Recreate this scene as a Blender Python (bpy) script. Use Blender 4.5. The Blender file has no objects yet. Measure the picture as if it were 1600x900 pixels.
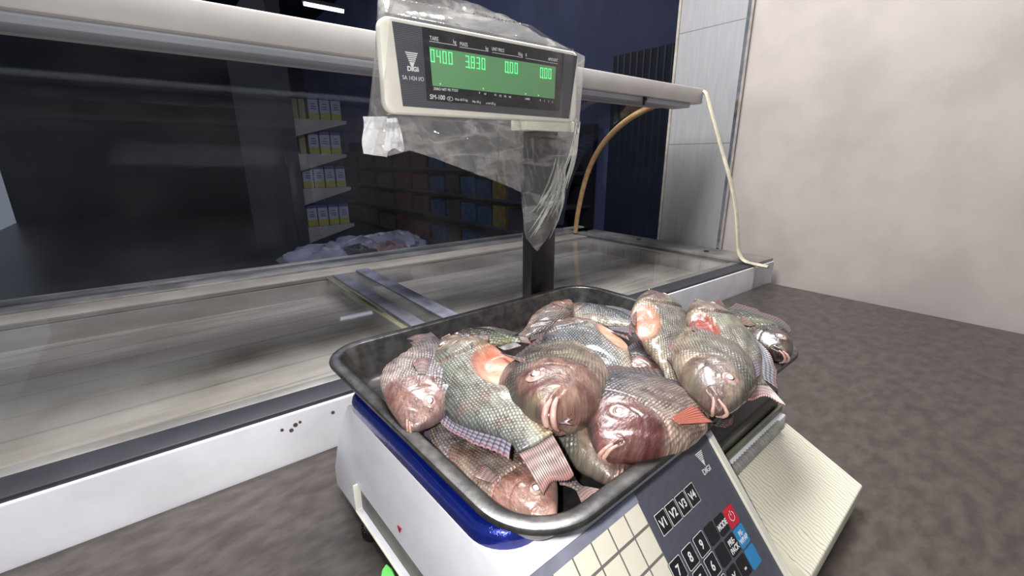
import bpy, bmesh, math, random
import numpy as np
from mathutils import Vector, Matrix
C = bpy.context.scene
COL = C.collection
random.seed(7); np.random.seed(7)
PI = math.pi

# ------------------------------------------------------------------ camera, world, lights, exposure
H = 1.305                                   # camera height above the shop floor
HEAD = math.radians(49.4)                   # heading of the camera, seen from the scale's long side
PITCH = math.atan2(202, 689)
FPX = 689.0
cam_d = bpy.data.cameras.new('camera'); cam = bpy.data.objects.new('camera', cam_d); COL.objects.link(cam)
cam_d.sensor_width = 36; cam_d.lens = FPX / 1600 * 36; cam_d.clip_start = 0.02
cam.location = (0, 0, H); cam.rotation_euler = (PI/2 - PITCH, 0, HEAD - PI/2)
C.camera = cam
cF = np.array([math.cos(HEAD), math.sin(HEAD), 0]); cR = np.array([math.sin(HEAD), -math.cos(HEAD), 0]); cZ = np.array([0, 0, 1.])
c_fwd = cF*math.cos(PITCH) - cZ*math.sin(PITCH); c_up = cF*math.sin(PITCH) + cZ*math.cos(PITCH)
def at(x, y, z):                            # point at height z (relative to eye level) seen in direction x, y
    r = cR*(x-800) + c_up*(450-y) + c_fwd*FPX
    p = r*(z/r[2]); return Vector((p[0], p[1], z+H))

W = bpy.data.worlds.new('world'); C.world = W; W.use_nodes = True
W.node_tree.nodes['Background'].inputs[0].default_value = (0.80, 0.88, 1.0, 1)
W.node_tree.nodes['Background'].inputs[1].default_value = 0.32
def light(name, kind, loc, energy, color=(1,1,1), size=0.1, size_y=None, target=None):
    d = bpy.data.lights.new(name, kind); d.energy = energy; d.color = color
    if kind == 'AREA':
        d.shape = 'RECTANGLE'; d.size = size; d.size_y = size_y or size
    else: d.shadow_soft_size = size
    o = bpy.data.objects.new(name, d); COL.objects.link(o); o.location = loc
    if target is not None: o.rotation_euler = (Vector(target)-Vector(loc)).to_track_quat('-Z', 'Y').to_euler()
    return o
light('phone_flash', 'POINT', (-0.022, 0.018, H+0.012), 9.5, (1, .97, .93), 0.006)
light('ceiling_lamp_light', 'AREA', (0.45, 0.75, H+1.45), 80, (0.97, 0.98, 1.0), 1.2, 0.5, (0.40, 0.45, H-0.3))
light('aisle_lamp_light', 'AREA', (1.6, 5.0, H+2.6), 34, (0.85, 0.9, 1.0), 1.5, 0.4, (1.6, 5.0, 0))
C.view_settings.view_transform = 'Standard'; C.view_settings.look = 'None'
C.view_settings.exposure = 0.0; C.view_settings.gamma = 1; C.view_settings.use_curve_mapping = False
try: C.cycles.transparent_max_bounces = 16; C.cycles.use_denoising = True
except Exception: pass

# ------------------------------------------------------------------ helpers
def lin(c): return tuple(((v/255)/12.92 if v/255 <= .04045 else (((v/255)+.055)/1.055)**2.4) for v in c)
def rgba(c): return (*lin(c), 1)
class NT:
    def __init__(s, name):
        s.m = bpy.data.materials.new(name); s.m.use_nodes = True; s.t = s.m.node_tree; s.t.nodes.clear()
        s.out = s.t.nodes.new('ShaderNodeOutputMaterial')
    def n(s, t, **k):
        x = s.t.nodes.new(t)
        for a, b in k.items(): setattr(x, a, b)
        return x
    def l(s, a, b): s.t.links.new(a, b)
    def setv(s, sock, v):
        if hasattr(v, 'is_output'): s.l(v, sock)
        else: sock.default_value = v
    def math(s, op, a, b=0.0, c=None, clamp=False):
        x = s.n('ShaderNodeMath', operation=op, use_clamp=clamp)
        s.setv(x.inputs[0], a); s.setv(x.inputs[1], b)
        if c is not None: s.setv(x.inputs[2], c)
        return x.outputs[0]
    def mix(s, f, a, b, blend='MIX'):
        x = s.n('ShaderNodeMix', data_type='RGBA', blend_type=blend)
        s.setv(x.inputs[0], f); s.setv(x.inputs[6], a); s.setv(x.inputs[7], b); return x.outputs[2]
    def ramp(s, v, lo, hi, a=0.0, b=1.0):
        x = s.n('ShaderNodeMapRange', interpolation_type='SMOOTHSTEP'); s.setv(x.inputs[0], v)
        x.inputs[1].default_value = lo; x.inputs[2].default_value = hi; x.inputs[3].default_value = a; x.inputs[4].default_value = b
        return x.outputs[0]
    def noise(s, vec, scale, detail=4, rough=.55):
        x = s.n('ShaderNodeTexNoise'); x.inputs['Scale'].default_value = scale; x.inputs['Detail'].default_value = detail; x.inputs['Roughness'].default_value = rough
        if vec is not None: s.l(vec, x.inputs['Vector'])
        return x.outputs['Fac']
    def pos(s): return s.n('ShaderNodeNewGeometry').outputs['Position']
    def obj(s): return s.n('ShaderNodeTexCoord').outputs['Object']
    def scalev(s, v, sc):
        x = s.n('ShaderNodeMapping'); s.l(v, x.inputs[0]); x.inputs['Scale'].default_value = sc; return x.outputs[0]
    def bsdf(s, **k):
        b = s.n('ShaderNodeBsdfPrincipled')
        for a, v in k.items():
            s.setv(b.inputs[a.replace('_', ' ')], v)
        s.l(b.outputs[0], s.out.inputs[0]); return b
    def bump(s, b, h, dist, strength=1.0):
        x = s.n('ShaderNodeBump'); x.inputs['Distance'].default_value = dist; x.inputs['Strength'].default_value = strength
        s.l(h, x.inputs['Height']); s.l(x.outputs[0], b.inputs['Normal'])

def simple(name, c, rough=.5, metal=0.0, var=.08, nscale=30, bump=0.0, c2=None, coat=0.0, spec=.5, emit=None, es=0):
    t = NT(name); p = t.obj(); nz = t.noise(p, nscale)
    a = rgba(c); b = rgba(c2) if c2 else (*[min(1, v*(1+var*3)) for v in a[:3]], 1)
    if not c2: a = (*[v*(1-var*2) for v in a[:3]], 1)
    col = t.mix(t.ramp(nz, .3, .7), a, b)
    bs = t.bsdf(Base_Color=col, Roughness=rough, Metallic=metal, Coat_Weight=coat, Specular_IOR_Level=spec)
    if emit: bs.inputs['Emission Color'].default_value = rgba(emit); bs.inputs['Emission Strength'].default_value = es
    if bump: t.bump(bs, t.noise(p, nscale*4), bump)
    return t.m

def mesh_obj(name, me, mat, parent=None, smooth=False, loc=None):
    o = bpy.data.objects.new(name, me); COL.objects.link(o)
    if mat is not None: me.materials.append(mat)
    if smooth:
        me.polygons.foreach_set('use_smooth', [True]*len(me.polygons))
    if parent is not None: o.parent = parent
    elif loc is None and len(me.vertices) and smooth is not None:
        pass
    return o
def root(name, loc, label, cat, group=None):
    o = bpy.data.objects.new(name, None); COL.objects.link(o); o.location = loc; o.empty_display_size = .05
    o['label'] = label; o['category'] = cat
    if group: o['group'] = group
    return o
def tag(o, label, cat, group=None, kind=None):
    if label: o['label'] = label
    if cat: o['category'] = cat
    if group: o['group'] = group
    if kind: o['kind'] = kind
    return o
def struct(o): o['kind'] = 'structure'; return o

class MB:
    """collects shapes in world metres (z relative to eye level when rel=True); builds ONE mesh object"""
    def __init__(s, rot=0.0): s.bm = bmesh.new(); s.rot = rot
    def box(s, x0, x1, y0, y1, z0, z1, bev=0.0, seg=2):
        r = bmesh.ops.create_cube(s.bm, size=1); vs = r['verts']
        bmesh.ops.scale(s.bm, vec=(x1-x0, y1-y0, z1-z0), verts=vs)
        bmesh.ops.translate(s.bm, vec=((x0+x1)/2, (y0+y1)/2, (z0+z1)/2), verts=vs)
        if bev:
            es = list({e for v in vs for e in v.link_edges})
            bmesh.ops.bevel(s.bm, geom=es, offset=bev, segments=seg, affect='EDGES', profile=.5, clamp_overlap=True)
        return s
    def grid(s, P, closed_u=False, closed_v=False):
        """P[i][j] points"""
        V = [[s.bm.verts.new(p) for p in row] for row in P]; n, m = len(V), len(V[0])
        for i in range(n if closed_u else n-1):
            for j in range(m if closed_v else m-1):
                try: s.bm.faces.new((V[i][j], V[(i+1) % n][j], V[(i+1) % n][(j+1) % m], V[i][(j+1) % m]))
                except ValueError: pass
        return V
    def cap(s, ring, flip=False):
        try: s.bm.faces.new(ring if not flip else ring[::-1])
        except ValueError: pass
    def prism(s, poly, axis, a, b, bev=0.0, seg=2):
        """poly 2D; axis 'x': (y,z) extruded in x; 'y': (x,z); 'z': (x,y)"""
        f = {'x': lambda p, t: (t, p[0], p[1]), 'y': lambda p, t: (p[0], t, p[1]), 'z': lambda p, t: (p[0], p[1], t)}[axis]
        A = [s.bm.verts.new(f(p, a)) for p in poly]; B = [s.bm.verts.new(f(p, b)) for p in poly]; n = len(poly)
        fs = [s.bm.faces.new(A[::-1]), s.bm.faces.new(B)]
        for i in range(n): fs.append(s.bm.faces.new((A[i], A[(i+1) % n], B[(i+1) % n], B[i])))
        if bev:
            es = list({e for q in fs for e in q.edges})
            bmesh.ops.bevel(s.bm, geom=es, offset=bev, segments=seg, affect='EDGES', profile=.5, clamp_overlap=True)
        return s
    def tube(s, pts, r, n=12, flat=1.0):
        pts = [Vector(p) for p in pts]; rows = []
        up = Vector((0, 0, 1))
        rr = r if isinstance(r, (list, tuple)) else [r]*len(pts)
        prev = None
        for i, p in enumerate(pts):
            d = (pts[min(i+1, len(pts)-1)] - pts[max(i-1, 0)]).normalized()
            a = (prev - d*prev.dot(d)) if prev is not None else (up.cross(d) if abs(d.z) < .95 else Vector((1, 0, 0)).cross(d))
            a.normalize(); prev = a; b = d.cross(a)
            rows.append([p + (a*math.cos(2*PI*k/n) + b*math.sin(2*PI*k/n)*flat)*rr[i] for k in range(n)])
        V = s.grid(rows, closed_v=True); s.cap(V[0]); s.cap(V[-1], True); return s
    def cyl(s, c, r, h, axis='z', n=24, bev=0.0):
        c = Vector(c); d = {'x': Vector((1, 0, 0)), 'y': Vector((0, 1, 0)), 'z': Vector((0, 0, 1))}[axis]
        return s.tube([c, c+d*h], r, n)
    def build(s, name, mat, parent=None, smooth=False, base=None, solid=0.0):
        bmesh.ops.recalc_face_normals(s.bm, faces=s.bm.faces)
        if s.rot: bmesh.ops.rotate(s.bm, cent=(0, 0, 0), matrix=Matrix.Rotation(s.rot, 3, 'Z'), verts=s.bm.verts)
        bmesh.ops.translate(s.bm, vec=(0, 0, H), verts=s.bm.verts)
        off = Vector((0, 0, 0))
        if parent is not None:
            q = parent
            while q is not None: off += q.location; q = q.parent
        else:
            vs = [v.co for v in s.bm.verts]
            off = base or Vector((sum(v.x for v in vs)/len(vs), sum(v.y for v in vs)/len(vs), min(v.z for v in vs)))
        bmesh.ops.translate(s.bm, vec=-off, verts=s.bm.verts)
        me = bpy.data.meshes.new(name); s.bm.to_mesh(me); s.bm.free()
        o = mesh_obj(name, me, mat, parent)
        if parent is None: o.location = off
        if smooth:
            me.polygons.foreach_set('use_smooth', [True]*len(me.polygons))
            try: me.set_sharp_from_angle(angle=math.radians(38))
            except Exception: pass
        if solid:
            md = o.modifiers.new('thickness', 'SOLIDIFY'); md.thickness = solid; md.offset = 0
        return o

def rrect(x0, x1, y0, y1, r, n=10):
    pts = []
    for cx, cy, a0 in ((x1-r, y1-r, 0), (x0+r, y1-r, PI/2), (x0+r, y0+r, PI), (x1-r, y0+r, 1.5*PI)):
        for k in range(n+1):
            a = a0 + PI/2*k/n; pts.append((cx+r*math.cos(a), cy+r*math.sin(a)))
    return pts

def text_mesh(name, txt, size, origin, xdir, ydir, mat, parent, align='LEFT', depth=.0002, bold=0.0, sx=1.0):
    cu = bpy.data.curves.new(name, 'FONT'); cu.body = txt; cu.size = size; cu.align_x = align; cu.extrude = depth; cu.offset = bold
    tmp = bpy.data.objects.new('tmp', cu); COL.objects.link(tmp)
    bpy.context.view_layer.update()
    me = bpy.data.meshes.new_from_object(tmp); bpy.data.objects.remove(tmp); bpy.data.curves.remove(cu)
    X = Vector(xdir).normalized(); Y = Vector(ydir).normalized(); Z = X.cross(Y); o0 = Vector(origin)
    off = Vector((0, 0, 0)); q = parent
    while q is not None: off += q.location; q = q.parent
    for v in me.vertices:
        c = v.co.copy(); v.co = o0 + X*c.x*sx + Y*c.y + Z*c.z - off
    me.name = name
    return mesh_obj(name, me, mat, parent)

FR = math.radians(-2.5)                     # the freezer and the shop stand turned 2.5 degrees from the scale
def fz(x, y, z): 
    c, s_ = math.cos(FR), math.sin(FR); return Vector((x*c - y*s_, x*s_ + y*c, z+H))

# ------------------------------------------------------------------ materials
def tile_mat():
    t = NT('wall_tile'); p = t.obj(); a = t.noise(t.scalev(p, (6, 30, 3)), 3, 6); b = t.noise(p, 2)
    sep = t.n('ShaderNodeSeparateXYZ'); t.l(p, sep.inputs[0])
    f = t.math('FRACT', t.math('DIVIDE', t.math('ADD', sep.outputs[2], 10 - (H-.088) + 0.0), .39))
    grout = t.math('MAXIMUM', t.math('LESS_THAN', f, .008), 0)
    col = t.mix(t.ramp(a, .3, .8), rgba((146, 144, 146)), rgba((156, 154, 154)))
    col = t.mix(t.ramp(b, .5, .75, 0, .35), col, rgba((158, 152, 146)))
    col = t.mix(grout, col, rgba((116, 112, 110)))
    bs = t.bsdf(Base_Color=col, Roughness=.45); t.bump(bs, t.math('SUBTRACT', 1, grout), .001); return t.m
M = {}
M['tile'] = tile_mat()
M['beige_wall'] = simple('beige_wall', (170, 160, 154), .6, nscale=5, var=.04)
M['navy'] = simple('navy_paint', (84, 90, 124), .6, nscale=2, var=.06)
M['navy_dark'] = simple('dark_navy_metal', (24, 27, 46), .45, nscale=3, var=.1)
M['floor'] = simple('floor_vinyl', (62, 62, 70), .35, nscale=4, var=.1)
M['ceiling'] = simple('ceiling_paint', (34, 33, 46), .8, nscale=3)
M['white_enamel'] = simple('white_enamel', (232, 231, 236), .35, nscale=12, var=.03, coat=.2)
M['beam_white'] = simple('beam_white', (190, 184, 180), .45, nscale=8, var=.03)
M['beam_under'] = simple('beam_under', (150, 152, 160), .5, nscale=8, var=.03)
M['rubber'] = simple('rubber_black', (38, 38, 44), .55, nscale=20)
M['alu'] = simple('aluminium_worn', (150, 150, 142), .42, metal=.7, nscale=9, c2=(196, 194, 180), bump=.0006)
M['galv'] = simple('galvanised_worn', (112, 108, 104), .45, metal=.55, nscale=7, c2=(160, 156, 150), bump=.0008)
M['bluegrey_strip'] = simple('grey_strip', (104, 104, 116), .35, metal=.3, nscale=18, c2=(140, 140, 155))
M['yellow_seal'] = simple('yellowed_seal', (150, 146, 118), .6, nscale=30)
M['tub'] = None
def tub_mat():
    t = NT('tub_liner'); p = t.obj(); sep = t.n('ShaderNodeSeparateXYZ'); t.l(p, sep.inputs[0])
    w = t.noise(t.scalev(p, (1.5, 8, 8)), 2, 5)
    f = t.math('FRACT', t.math('ADD', t.math('DIVIDE', sep.outputs[1], .082), t.math('MULTIPLY', w, .10)))
    ln = t.math('SUBTRACT', 1, t.ramp(f, .03, .10)) 
    col = t.mix(t.ramp(w, .35, .7), rgba((150, 142, 134)), rgba((182, 175, 168)))
    sc = t.noise(t.scalev(p, (2, 30, 2)), 5, 6)
    col = t.mix(t.ramp(sc, .55, .75, 0, .45), col, rgba((140, 128, 120)))
    col = t.mix(t.math('MULTIPLY', ln, .5), col, rgba((86, 80, 76)))
    bs = t.bsdf(Base_Color=col, Roughness=.5); return t.m
M['tub'] = tub_mat()
def schlick(t, nrm=None, p=5.0):
    lw = t.n('ShaderNodeLayerWeight'); lw.inputs[0].default_value = .5
    if nrm is not None: t.l(nrm, lw.inputs['Normal'])
    return t.math('ADD', t.math('MULTIPLY', t.math('POWER', lw.outputs['Facing'], p), .96), .04)
def glass_mat(name, tint=(1, 1, 1), refl=1.0, rough=.02, haze=.0, hcol=(.7, .7, .7, 1), hz_scale=5):
    t = NT(name); tr = t.n('ShaderNodeBsdfTransparent'); tr.inputs[0].default_value = (*tint, 1)
    gl = t.n('ShaderNodeBsdfGlossy'); gl.inputs['Roughness'].default_value = rough; gl.inputs[0].default_value = (.9, .9, .9, 1)
    mx = t.n('ShaderNodeMixShader'); t.l(t.math('MULTIPLY', schlick(t), refl, clamp=True), mx.inputs[0]); t.l(tr.outputs[0], mx.inputs[1]); t.l(gl.outputs[0], mx.inputs[2])
    last = mx
    if haze:
        df = t.n('ShaderNodeBsdfDiffuse'); df.inputs[0].default_value = hcol
        m2 = t.n('ShaderNodeMixShader'); t.l(t.ramp(t.noise(t.obj(), hz_scale), .35, .75, 0, haze), m2.inputs[0]); t.l(mx.outputs[0], m2.inputs[1]); t.l(df.outputs[0], m2.inputs[2]); last = m2
    t.l(last.outputs[0], t.out.inputs[0]); return t.m
M['lid_glass'] = glass_mat('lid_glass', (.94, .94, .93), .6, .03, .16, (.5, .48, .46, 1), 3)
M['canopy_glass'] = glass_mat('canopy_glass', (.75, .76, .80), .5, .02, .02)
def steel_mat(name, c1, c2, rough, sc=(3, 60, 3), rot=0.0, metal=.85, blot=.5, bump=.0):
    t = NT(name); p = t.obj()
    mp = t.n('ShaderNodeMapping'); t.l(p, mp.inputs[0]); mp.inputs['Scale'].default_value = sc; mp.inputs['Rotation'].default_value = (0, 0, rot)
    a = t.noise(mp.outputs[0], 6, 6); b = t.noise(p, 14, 6, .65); g = t.noise(p, 60, 5, .7)
    col = t.mix(t.ramp(a, .3, .7), rgba(c1), rgba(c2))
    col = t.mix(t.ramp(b, .52, .72, 0, blot), col, rgba(tuple(int(v*.72) for v in c1)))
    r = t.math('ADD', t.math('MULTIPLY', b, .25), rough-.12)
    bs = t.bsdf(Base_Color=col, Roughness=r, Metallic=metal)
    if bump: t.bump(bs, g, bump)
    return t.m
M['counter'] = steel_mat('counter_steel', (88, 81, 77), (112, 104, 98), .38, (5, 9, 5), .5, .75, .25)
M['tray'] = steel_mat('tray_steel', (84, 83, 83), (116, 113, 110), .34, (14, 14, 14), 0, .9, .55, .0002)
M['scale_white'] = simple('scale_white_plastic', (226, 226, 232), .42, nscale=40, var=.015, coat=.1)
M['scale_cream'] = simple('scale_cream_plastic', (240, 236, 222), .45, nscale=40, var=.02)
M['recess'] = simple('recess_grey', (110, 110, 104), .6, nscale=25, c2=(140, 138, 130))
def blue_mat():
    t = NT('blue_film'); n1 = t.noise(t.obj(), 90, 5, .7)
    bs = t.bsdf(Base_Color=t.mix(n1, rgba((5, 9, 84)), rgba((10, 44, 160))), Roughness=.2, Metallic=.55, Coat_Weight=1.0)
    bs.inputs['Coat Roughness'].default_value = .06
    t.bump(bs, n1, .0012); return t.m
M['blue'] = blue_mat()
M['panel_grey'] = simple('keypad_grey', (84, 86, 98), .42, nscale=200, var=.03)
M['key_black'] = simple('key_black', (22, 22, 26), .3, nscale=300, var=.15, coat=.3)
M['key_red'] = simple('key_red', (214, 40, 62), .35, var=.02)
M['key_blue'] = simple('key_blue', (52, 146, 206), .35, var=.02)
M['print_white'] = simple('print_white', (240, 240, 240), .5, var=.0)
M['pole_black'] = simple('pole_black', (19, 19, 19), .30, nscale=60, var=.15, coat=.3)
M['black_plastic'] = simple('black_plastic', (30, 29, 30), .3, nscale=50, var=.1, coat=.3)
M['ribbed_grey'] = simple('ribbed_grey', (150, 148, 140), .5, nscale=80)
M['green'] = simple('green_plastic', (120, 225, 110), .4, var=.02)
M['brown_tube'] = simple('brown_tube', (152, 116, 74), .4, nscale=40, c2=(180, 146, 100))
M['beige_tube'] = simple('beige_tube', (176, 168, 146), .35, nscale=40, c2=(205, 196, 172))
M['rust'] = simple('rust', (92, 84, 80), .8)
M['dark_hole'] = simple('dark_bolt', (26, 22, 20), .5)
M['chrome'] = simple('chrome_trim', (210, 210, 210), .15, metal=1.0)
M['shelf_white'] = simple('shelf_white', (134, 130, 128), .5, nscale=6, var=.05)
M['post'] = simple('shelf_post', (34, 34, 42), .5)
M['lamp'] = simple('lamp_tube', (235, 240, 255), .4, var=0, emit=(235, 242, 255), es=4)

# ------------------------------------------------------------------ room shell
def slab(name, x0, x1, y0, y1, z0, z1, mat):
    return struct(MB(FR).box(x0, x1, y0, y1, z0, z1).build(name, mat))
slab('floor', -2.5, 4.0, -1.5, 14, -H-.05, -H, M['floor'])
slab('ceiling', -2.5, 4.0, 1.9, 14, 3.2, 3.25, M['ceiling'])
slab('wall_right', 3.65, 3.72, 1.2, 14, -H, 3.2, M['navy'])
slab('wall_back', -2.5, 3.72, 13.9, 14, -H, 3.2, M['navy_dark'])
slab('wall_tiled', 1.62, 1.95, .811, 1.062, -H, 3.2, M['tile'])
slab('wall_beige', 1.64, 1.95, -1.5, .806, -H, 3.2, M['beige_wall'])
slab('trim_1', 1.612, 1.63, .801, .812, -.4, 3.2, M['chrome'])
slab('trim_2', 1.612, 1.64, 1.059, 1.068, -.4, 3.2, simple('edge_trim', (160, 152, 140), .5))
m = MB(FR); m.box(3.50, 3.56, 2.30, 2.95, -H, .9)
for k in range(9): m.box(3.497, 3.51, 2.32+k*.07, 2.345+k*.07, -H, .9, .004)
struct(m.build('wall_reflection_panel', M['navy_dark'], smooth=True))  # ridged dark panel added in place of the reflection in the curved glass

# counter the scale stands on
cnt = root('steel_counter', fz(.4, 0, -H), 'brushed stainless steel worktop under the weighing scale', 'counter')
MB(FR).box(-1.3, 1.58, -.55, .598, -.435, -.405, .003).build('worktop', M['counter'], cnt, True)
MB(FR).box(-1.27, 1.55, -.5, .58, -H, -.436).build('base_cabinet', M['galv'], cnt)

# ------------------------------------------------------------------ display freezer
fr_ = root('display_freezer', fz(.2, 1.05, -H), 'white display freezer with sliding glass lids behind the scale', 'freezer')
X0, X1 = -1.6, 1.60
m = MB(FR); m.box(X0, X1, .60, .632, -H, -.333, .002)       # front wall with white ledge face
m.box(X0, X1, 1.33, 1.56, -H, -.335); m.box(X1-.14, X1, .60, 1.56, -H, -.336); m.box(X0, X0+.1, .6, 1.56, -H, -.336)
m.build('body', M['white_enamel'], fr_, True)
m = MB(FR); m.box(X0, 1.46, .604, .650, -.3335, -.327, .002); m.build('front_frame', M['rubber'], fr_, True)
m = MB(FR); m.box(X0, 1.46, .650, .672, -.3335, -.328, .001); m.build('front_track', M['galv'], fr_, True)
m = MB(FR); m.box(X0, 1.60, 1.315, 1.40, -.3345, -.328, .001); m.build('rear_ledge', simple('rear_ledge', (134, 126, 114), .5, nscale=8, c2=(158, 150, 138)), fr_, True)
m = MB(FR); m.box(X0, 1.60, 1.40, 1.47, -.3345, -.322, .002); m.build('rear_rail', M['galv'], fr_, True)
m = MB(FR); m.box(X0, 1.60, 1.47, 1.505, -.3345, -.316, .002); m.build('rear_cap', M['alu'], fr_, True)
m = MB(FR); m.box(1.452, 1.60, .604, 1.47, -.3335, -.322, .003); m.box(1.452, 1.47, .604, 1.47, -.3335, -.316, .002); m.build('end_rail', M['galv'], fr_, True)
for (x, y) in ((1.52, 1.385), (1.53, 1.10), (1.52, .80)):
    MB(FR).cyl((x, y, -.323), .009, .004, n=14).build('bolt', M['dark_hole'], fr_, True)
m = MB(FR)
m.box(X0+.1, 1.452, .634, 1.33, -.40, -.385); m.box(X0+.1, 1.452, 1.31, 1.33, -.39, -.342); m.box(1.44, 1.455, .634, 1.33, -.39, -.342)
m.build('tub_liner', M['tub'], fr_)
l1 = MB(FR).box(X0+.1, .465, .672, 1.315, -.3335, -.3285).build('glass_lid', M['lid_glass'], fr_)
l2 = MB(FR).box(.339, 1.452, .672, 1.315, -.340, -.335).build('glass_lid', M['lid_glass'], fr_)
MB(FR).box(.428, .467, .672, 1.315, -.3280, -.3235, .001).build('lid_edge', M['bluegrey_strip'], l1, True)
MB(FR).box(.339, .350, .672, 1.315, -.3340, -.3285, .001).build('lid_seal', M['yellow_seal'], l2, True)
MB(FR).box(.360, .392, .672, 1.315, -.3345, -.3290, .001).build('lid_edge', M['bluegrey_strip'], l2, True)
# rust marks of the ledge
m = MB(FR); 
for (x, z, r) in ((.075, -.352, .0022), (.092, -.351, .003), (.086, -.357, .0028), (.098, -.349, .002), (.142, -.351, .0026)):
    MB(FR).cyl((x, .5985, z), r, .002, 'y', 8).build('rust_spot', M['rust'], fr_)
# canopy: curved glass from the rear rail up to the lamp beam, arched end tubes
arch = [(1.445, -.320), (1.44, -.25), (1.425, -.17), (1.395, -.084), (1.345, .0), (1.275, .075), (1.20, .125), (1.12, .158), (1.045, .178), (.96, .190), (.885, .195)]
def smooth_curve(pts, n):
    t = np.linspace(0, len(pts)-1, n); a = np.array(pts, float); out = []
    for q in t:
        i = min(int(q), len(pts)-2); f = q-i
        p0, p1, p2, p3 = a[max(i-1, 0)], a[i], a[i+1], a[min(i+2, len(a)-1)]
        out.append(.5*((2*p1)+(-p0+p2)*f+(2*p0-5*p1+4*p2-p3)*f*f+(-p0+3*p1-3*p2+p3)*f**3))
    return [tuple(o) for o in out]
ac = smooth_curve(arch, 50)
cg = MB(FR); cg.grid([[(x, y, z) for (y, z) in ac] for x in np.linspace(X0, 1.43, 12)])
cg.build('canopy_glass', M['canopy_glass'], fr_, True, solid=.004)
a2 = smooth_curve([(1.385, -.322), (1.372, -.22), (1.337, -.084), (1.29, .01), (1.227, .081), (1.14, .14), (1.042, .178), (.94, .196), (.885, .20)], 50)
MB(FR).tube([(1.45, y, z) for y, z in a2], .0115, 10, .8).build('end_arch', M['brown_tube'], fr_, True)
fa = smooth_curve([(.86, .210), (.835, .205), (.81, .15), (.761, .036), (.715, -.07), (.685, -.162), (.668, -.24), (.655, -.295), (.635, -.318), (.60, -.323), (.56, -.3245)], 60)
MB(FR).tube([(1.455, y, z) for y, z in fa], .0095, 10, .6).build('front_tube', M['beige_tube'], fr_, True)
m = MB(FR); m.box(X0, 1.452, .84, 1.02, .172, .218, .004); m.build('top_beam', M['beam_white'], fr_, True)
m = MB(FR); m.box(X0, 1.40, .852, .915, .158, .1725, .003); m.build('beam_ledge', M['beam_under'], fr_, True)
m = MB(FR); m.box(1.15, 1.16, .845, .853, .150, .172, .001); m.cyl((1.155, .846, .166), .004, -.006, 'y', 10); m.build('latch', M['black_plastic'], fr_, True)

# ------------------------------------------------------------------ shop behind the glass
lamp = root('ceiling_lamp', fz(2.9, 9.15, 2.6), 'lit fluorescent tube lamp hanging from the dark shop ceiling', 'lamp')
MB(FR).box(2.54, 3.26, 9.10, 9.2, 2.62, 2.68, .005).build('housing', M['shelf_white'], lamp, True)
MB(FR).tube([(2.56, 9.15, 2.60), (3.24, 9.15, 2.60)], .035, 12).build('tube', M['lamp'], lamp, True)
for x in (2.7, 3.1): MB(FR).tube([(x, 9.15, 2.68), (x, 9.15, 3.2)], .004, 6).build('cord', M['post'], lamp)

def pack(w, d, h, top, mid, low, name, label, group, x, y, z, rz=0.0, cat='packet', face=None):
    r = root(name, fz(x, y, z), label, cat, group); r.rotation_euler = (0, 0, FR+rz)
    def bx(n, z0, z1, mat, g=0.0):
        bm = bmesh.new(); q = bmesh.ops.create_cube(bm, size=1)['verts']
        bmesh.ops.scale(bm, vec=(w+g, d+g, z1-z0), verts=q); bmesh.ops.translate(bm, vec=(0, 0, (z0+z1)/2), verts=q)
        bmesh.ops.bevel(bm, geom=list(bm.edges), offset=.003, segments=2, affect='EDGES')
        me = bpy.data.meshes.new(n); bm.to_mesh(me); bm.free(); return mesh_obj(n, me, mat, r)
    bx('carton', 0, h, mid); 
    if low: bx('lower_band', .003, h*.32, low, .002)
    if top: bx('lid', h*.86, h+.002, top, .003)
    if face:
        for k, zz in enumerate((.48, .58, .70)): 
            bm = bmesh.new(); q = bmesh.ops.create_cube(bm, size=1)['verts']
            bmesh.ops.scale(bm, vec=(w*(.55-.08*k), .002, h*.035), verts=q); bmesh.ops.translate(bm, vec=(0, -d/2-.0012, h*zz), verts=q)
            me = bpy.data.meshes.new('print_line'); bm.to_mesh(me); bm.free(); mesh_obj('print_line', me, face, r)
    return r
pk_white = simple('carton_white', (140, 142, 156), .5, var=.02); pk_yel = simple('carton_yellow', (140, 132, 48), .5, var=.03)
pk_blue = simple('carton_blue', (46, 54, 104), .5, var=.03); pk_dim = simple('carton_ochre', (120, 110, 78), .5, var=.05)
rack = root('shelf_rack', fz(.86, 4.2, -H), 'shop rack seen end-on with tapered white brackets and cartons', 'shelf')
MB(FR).box(.76, .852, 3.62, 5.6, -H, 1.2).build('back_post', M['post'], rack)
GY = 3.66
rows = [(.258, 3), (-.0, 0), (-.225, 4), (-.47, 4)]
SH = [at(545, 190, 1).z, 0]
levels = []
for (xr, yp) in ((541, 189), (541, 241), (548, 292), (553, 349)):
    # shelf tip on the plane y = GY of the shop
    r = cR*(xr-800) + c_up*(450-yp) + c_fwd*FPX
    n = np.array([-math.sin(FR), math.cos(FR), 0]); p = r*(GY/(r@n)); ux = np.array([math.cos(FR), math.sin(FR), 0])
    levels.append((float(p@ux), float(p[2])))
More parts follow.
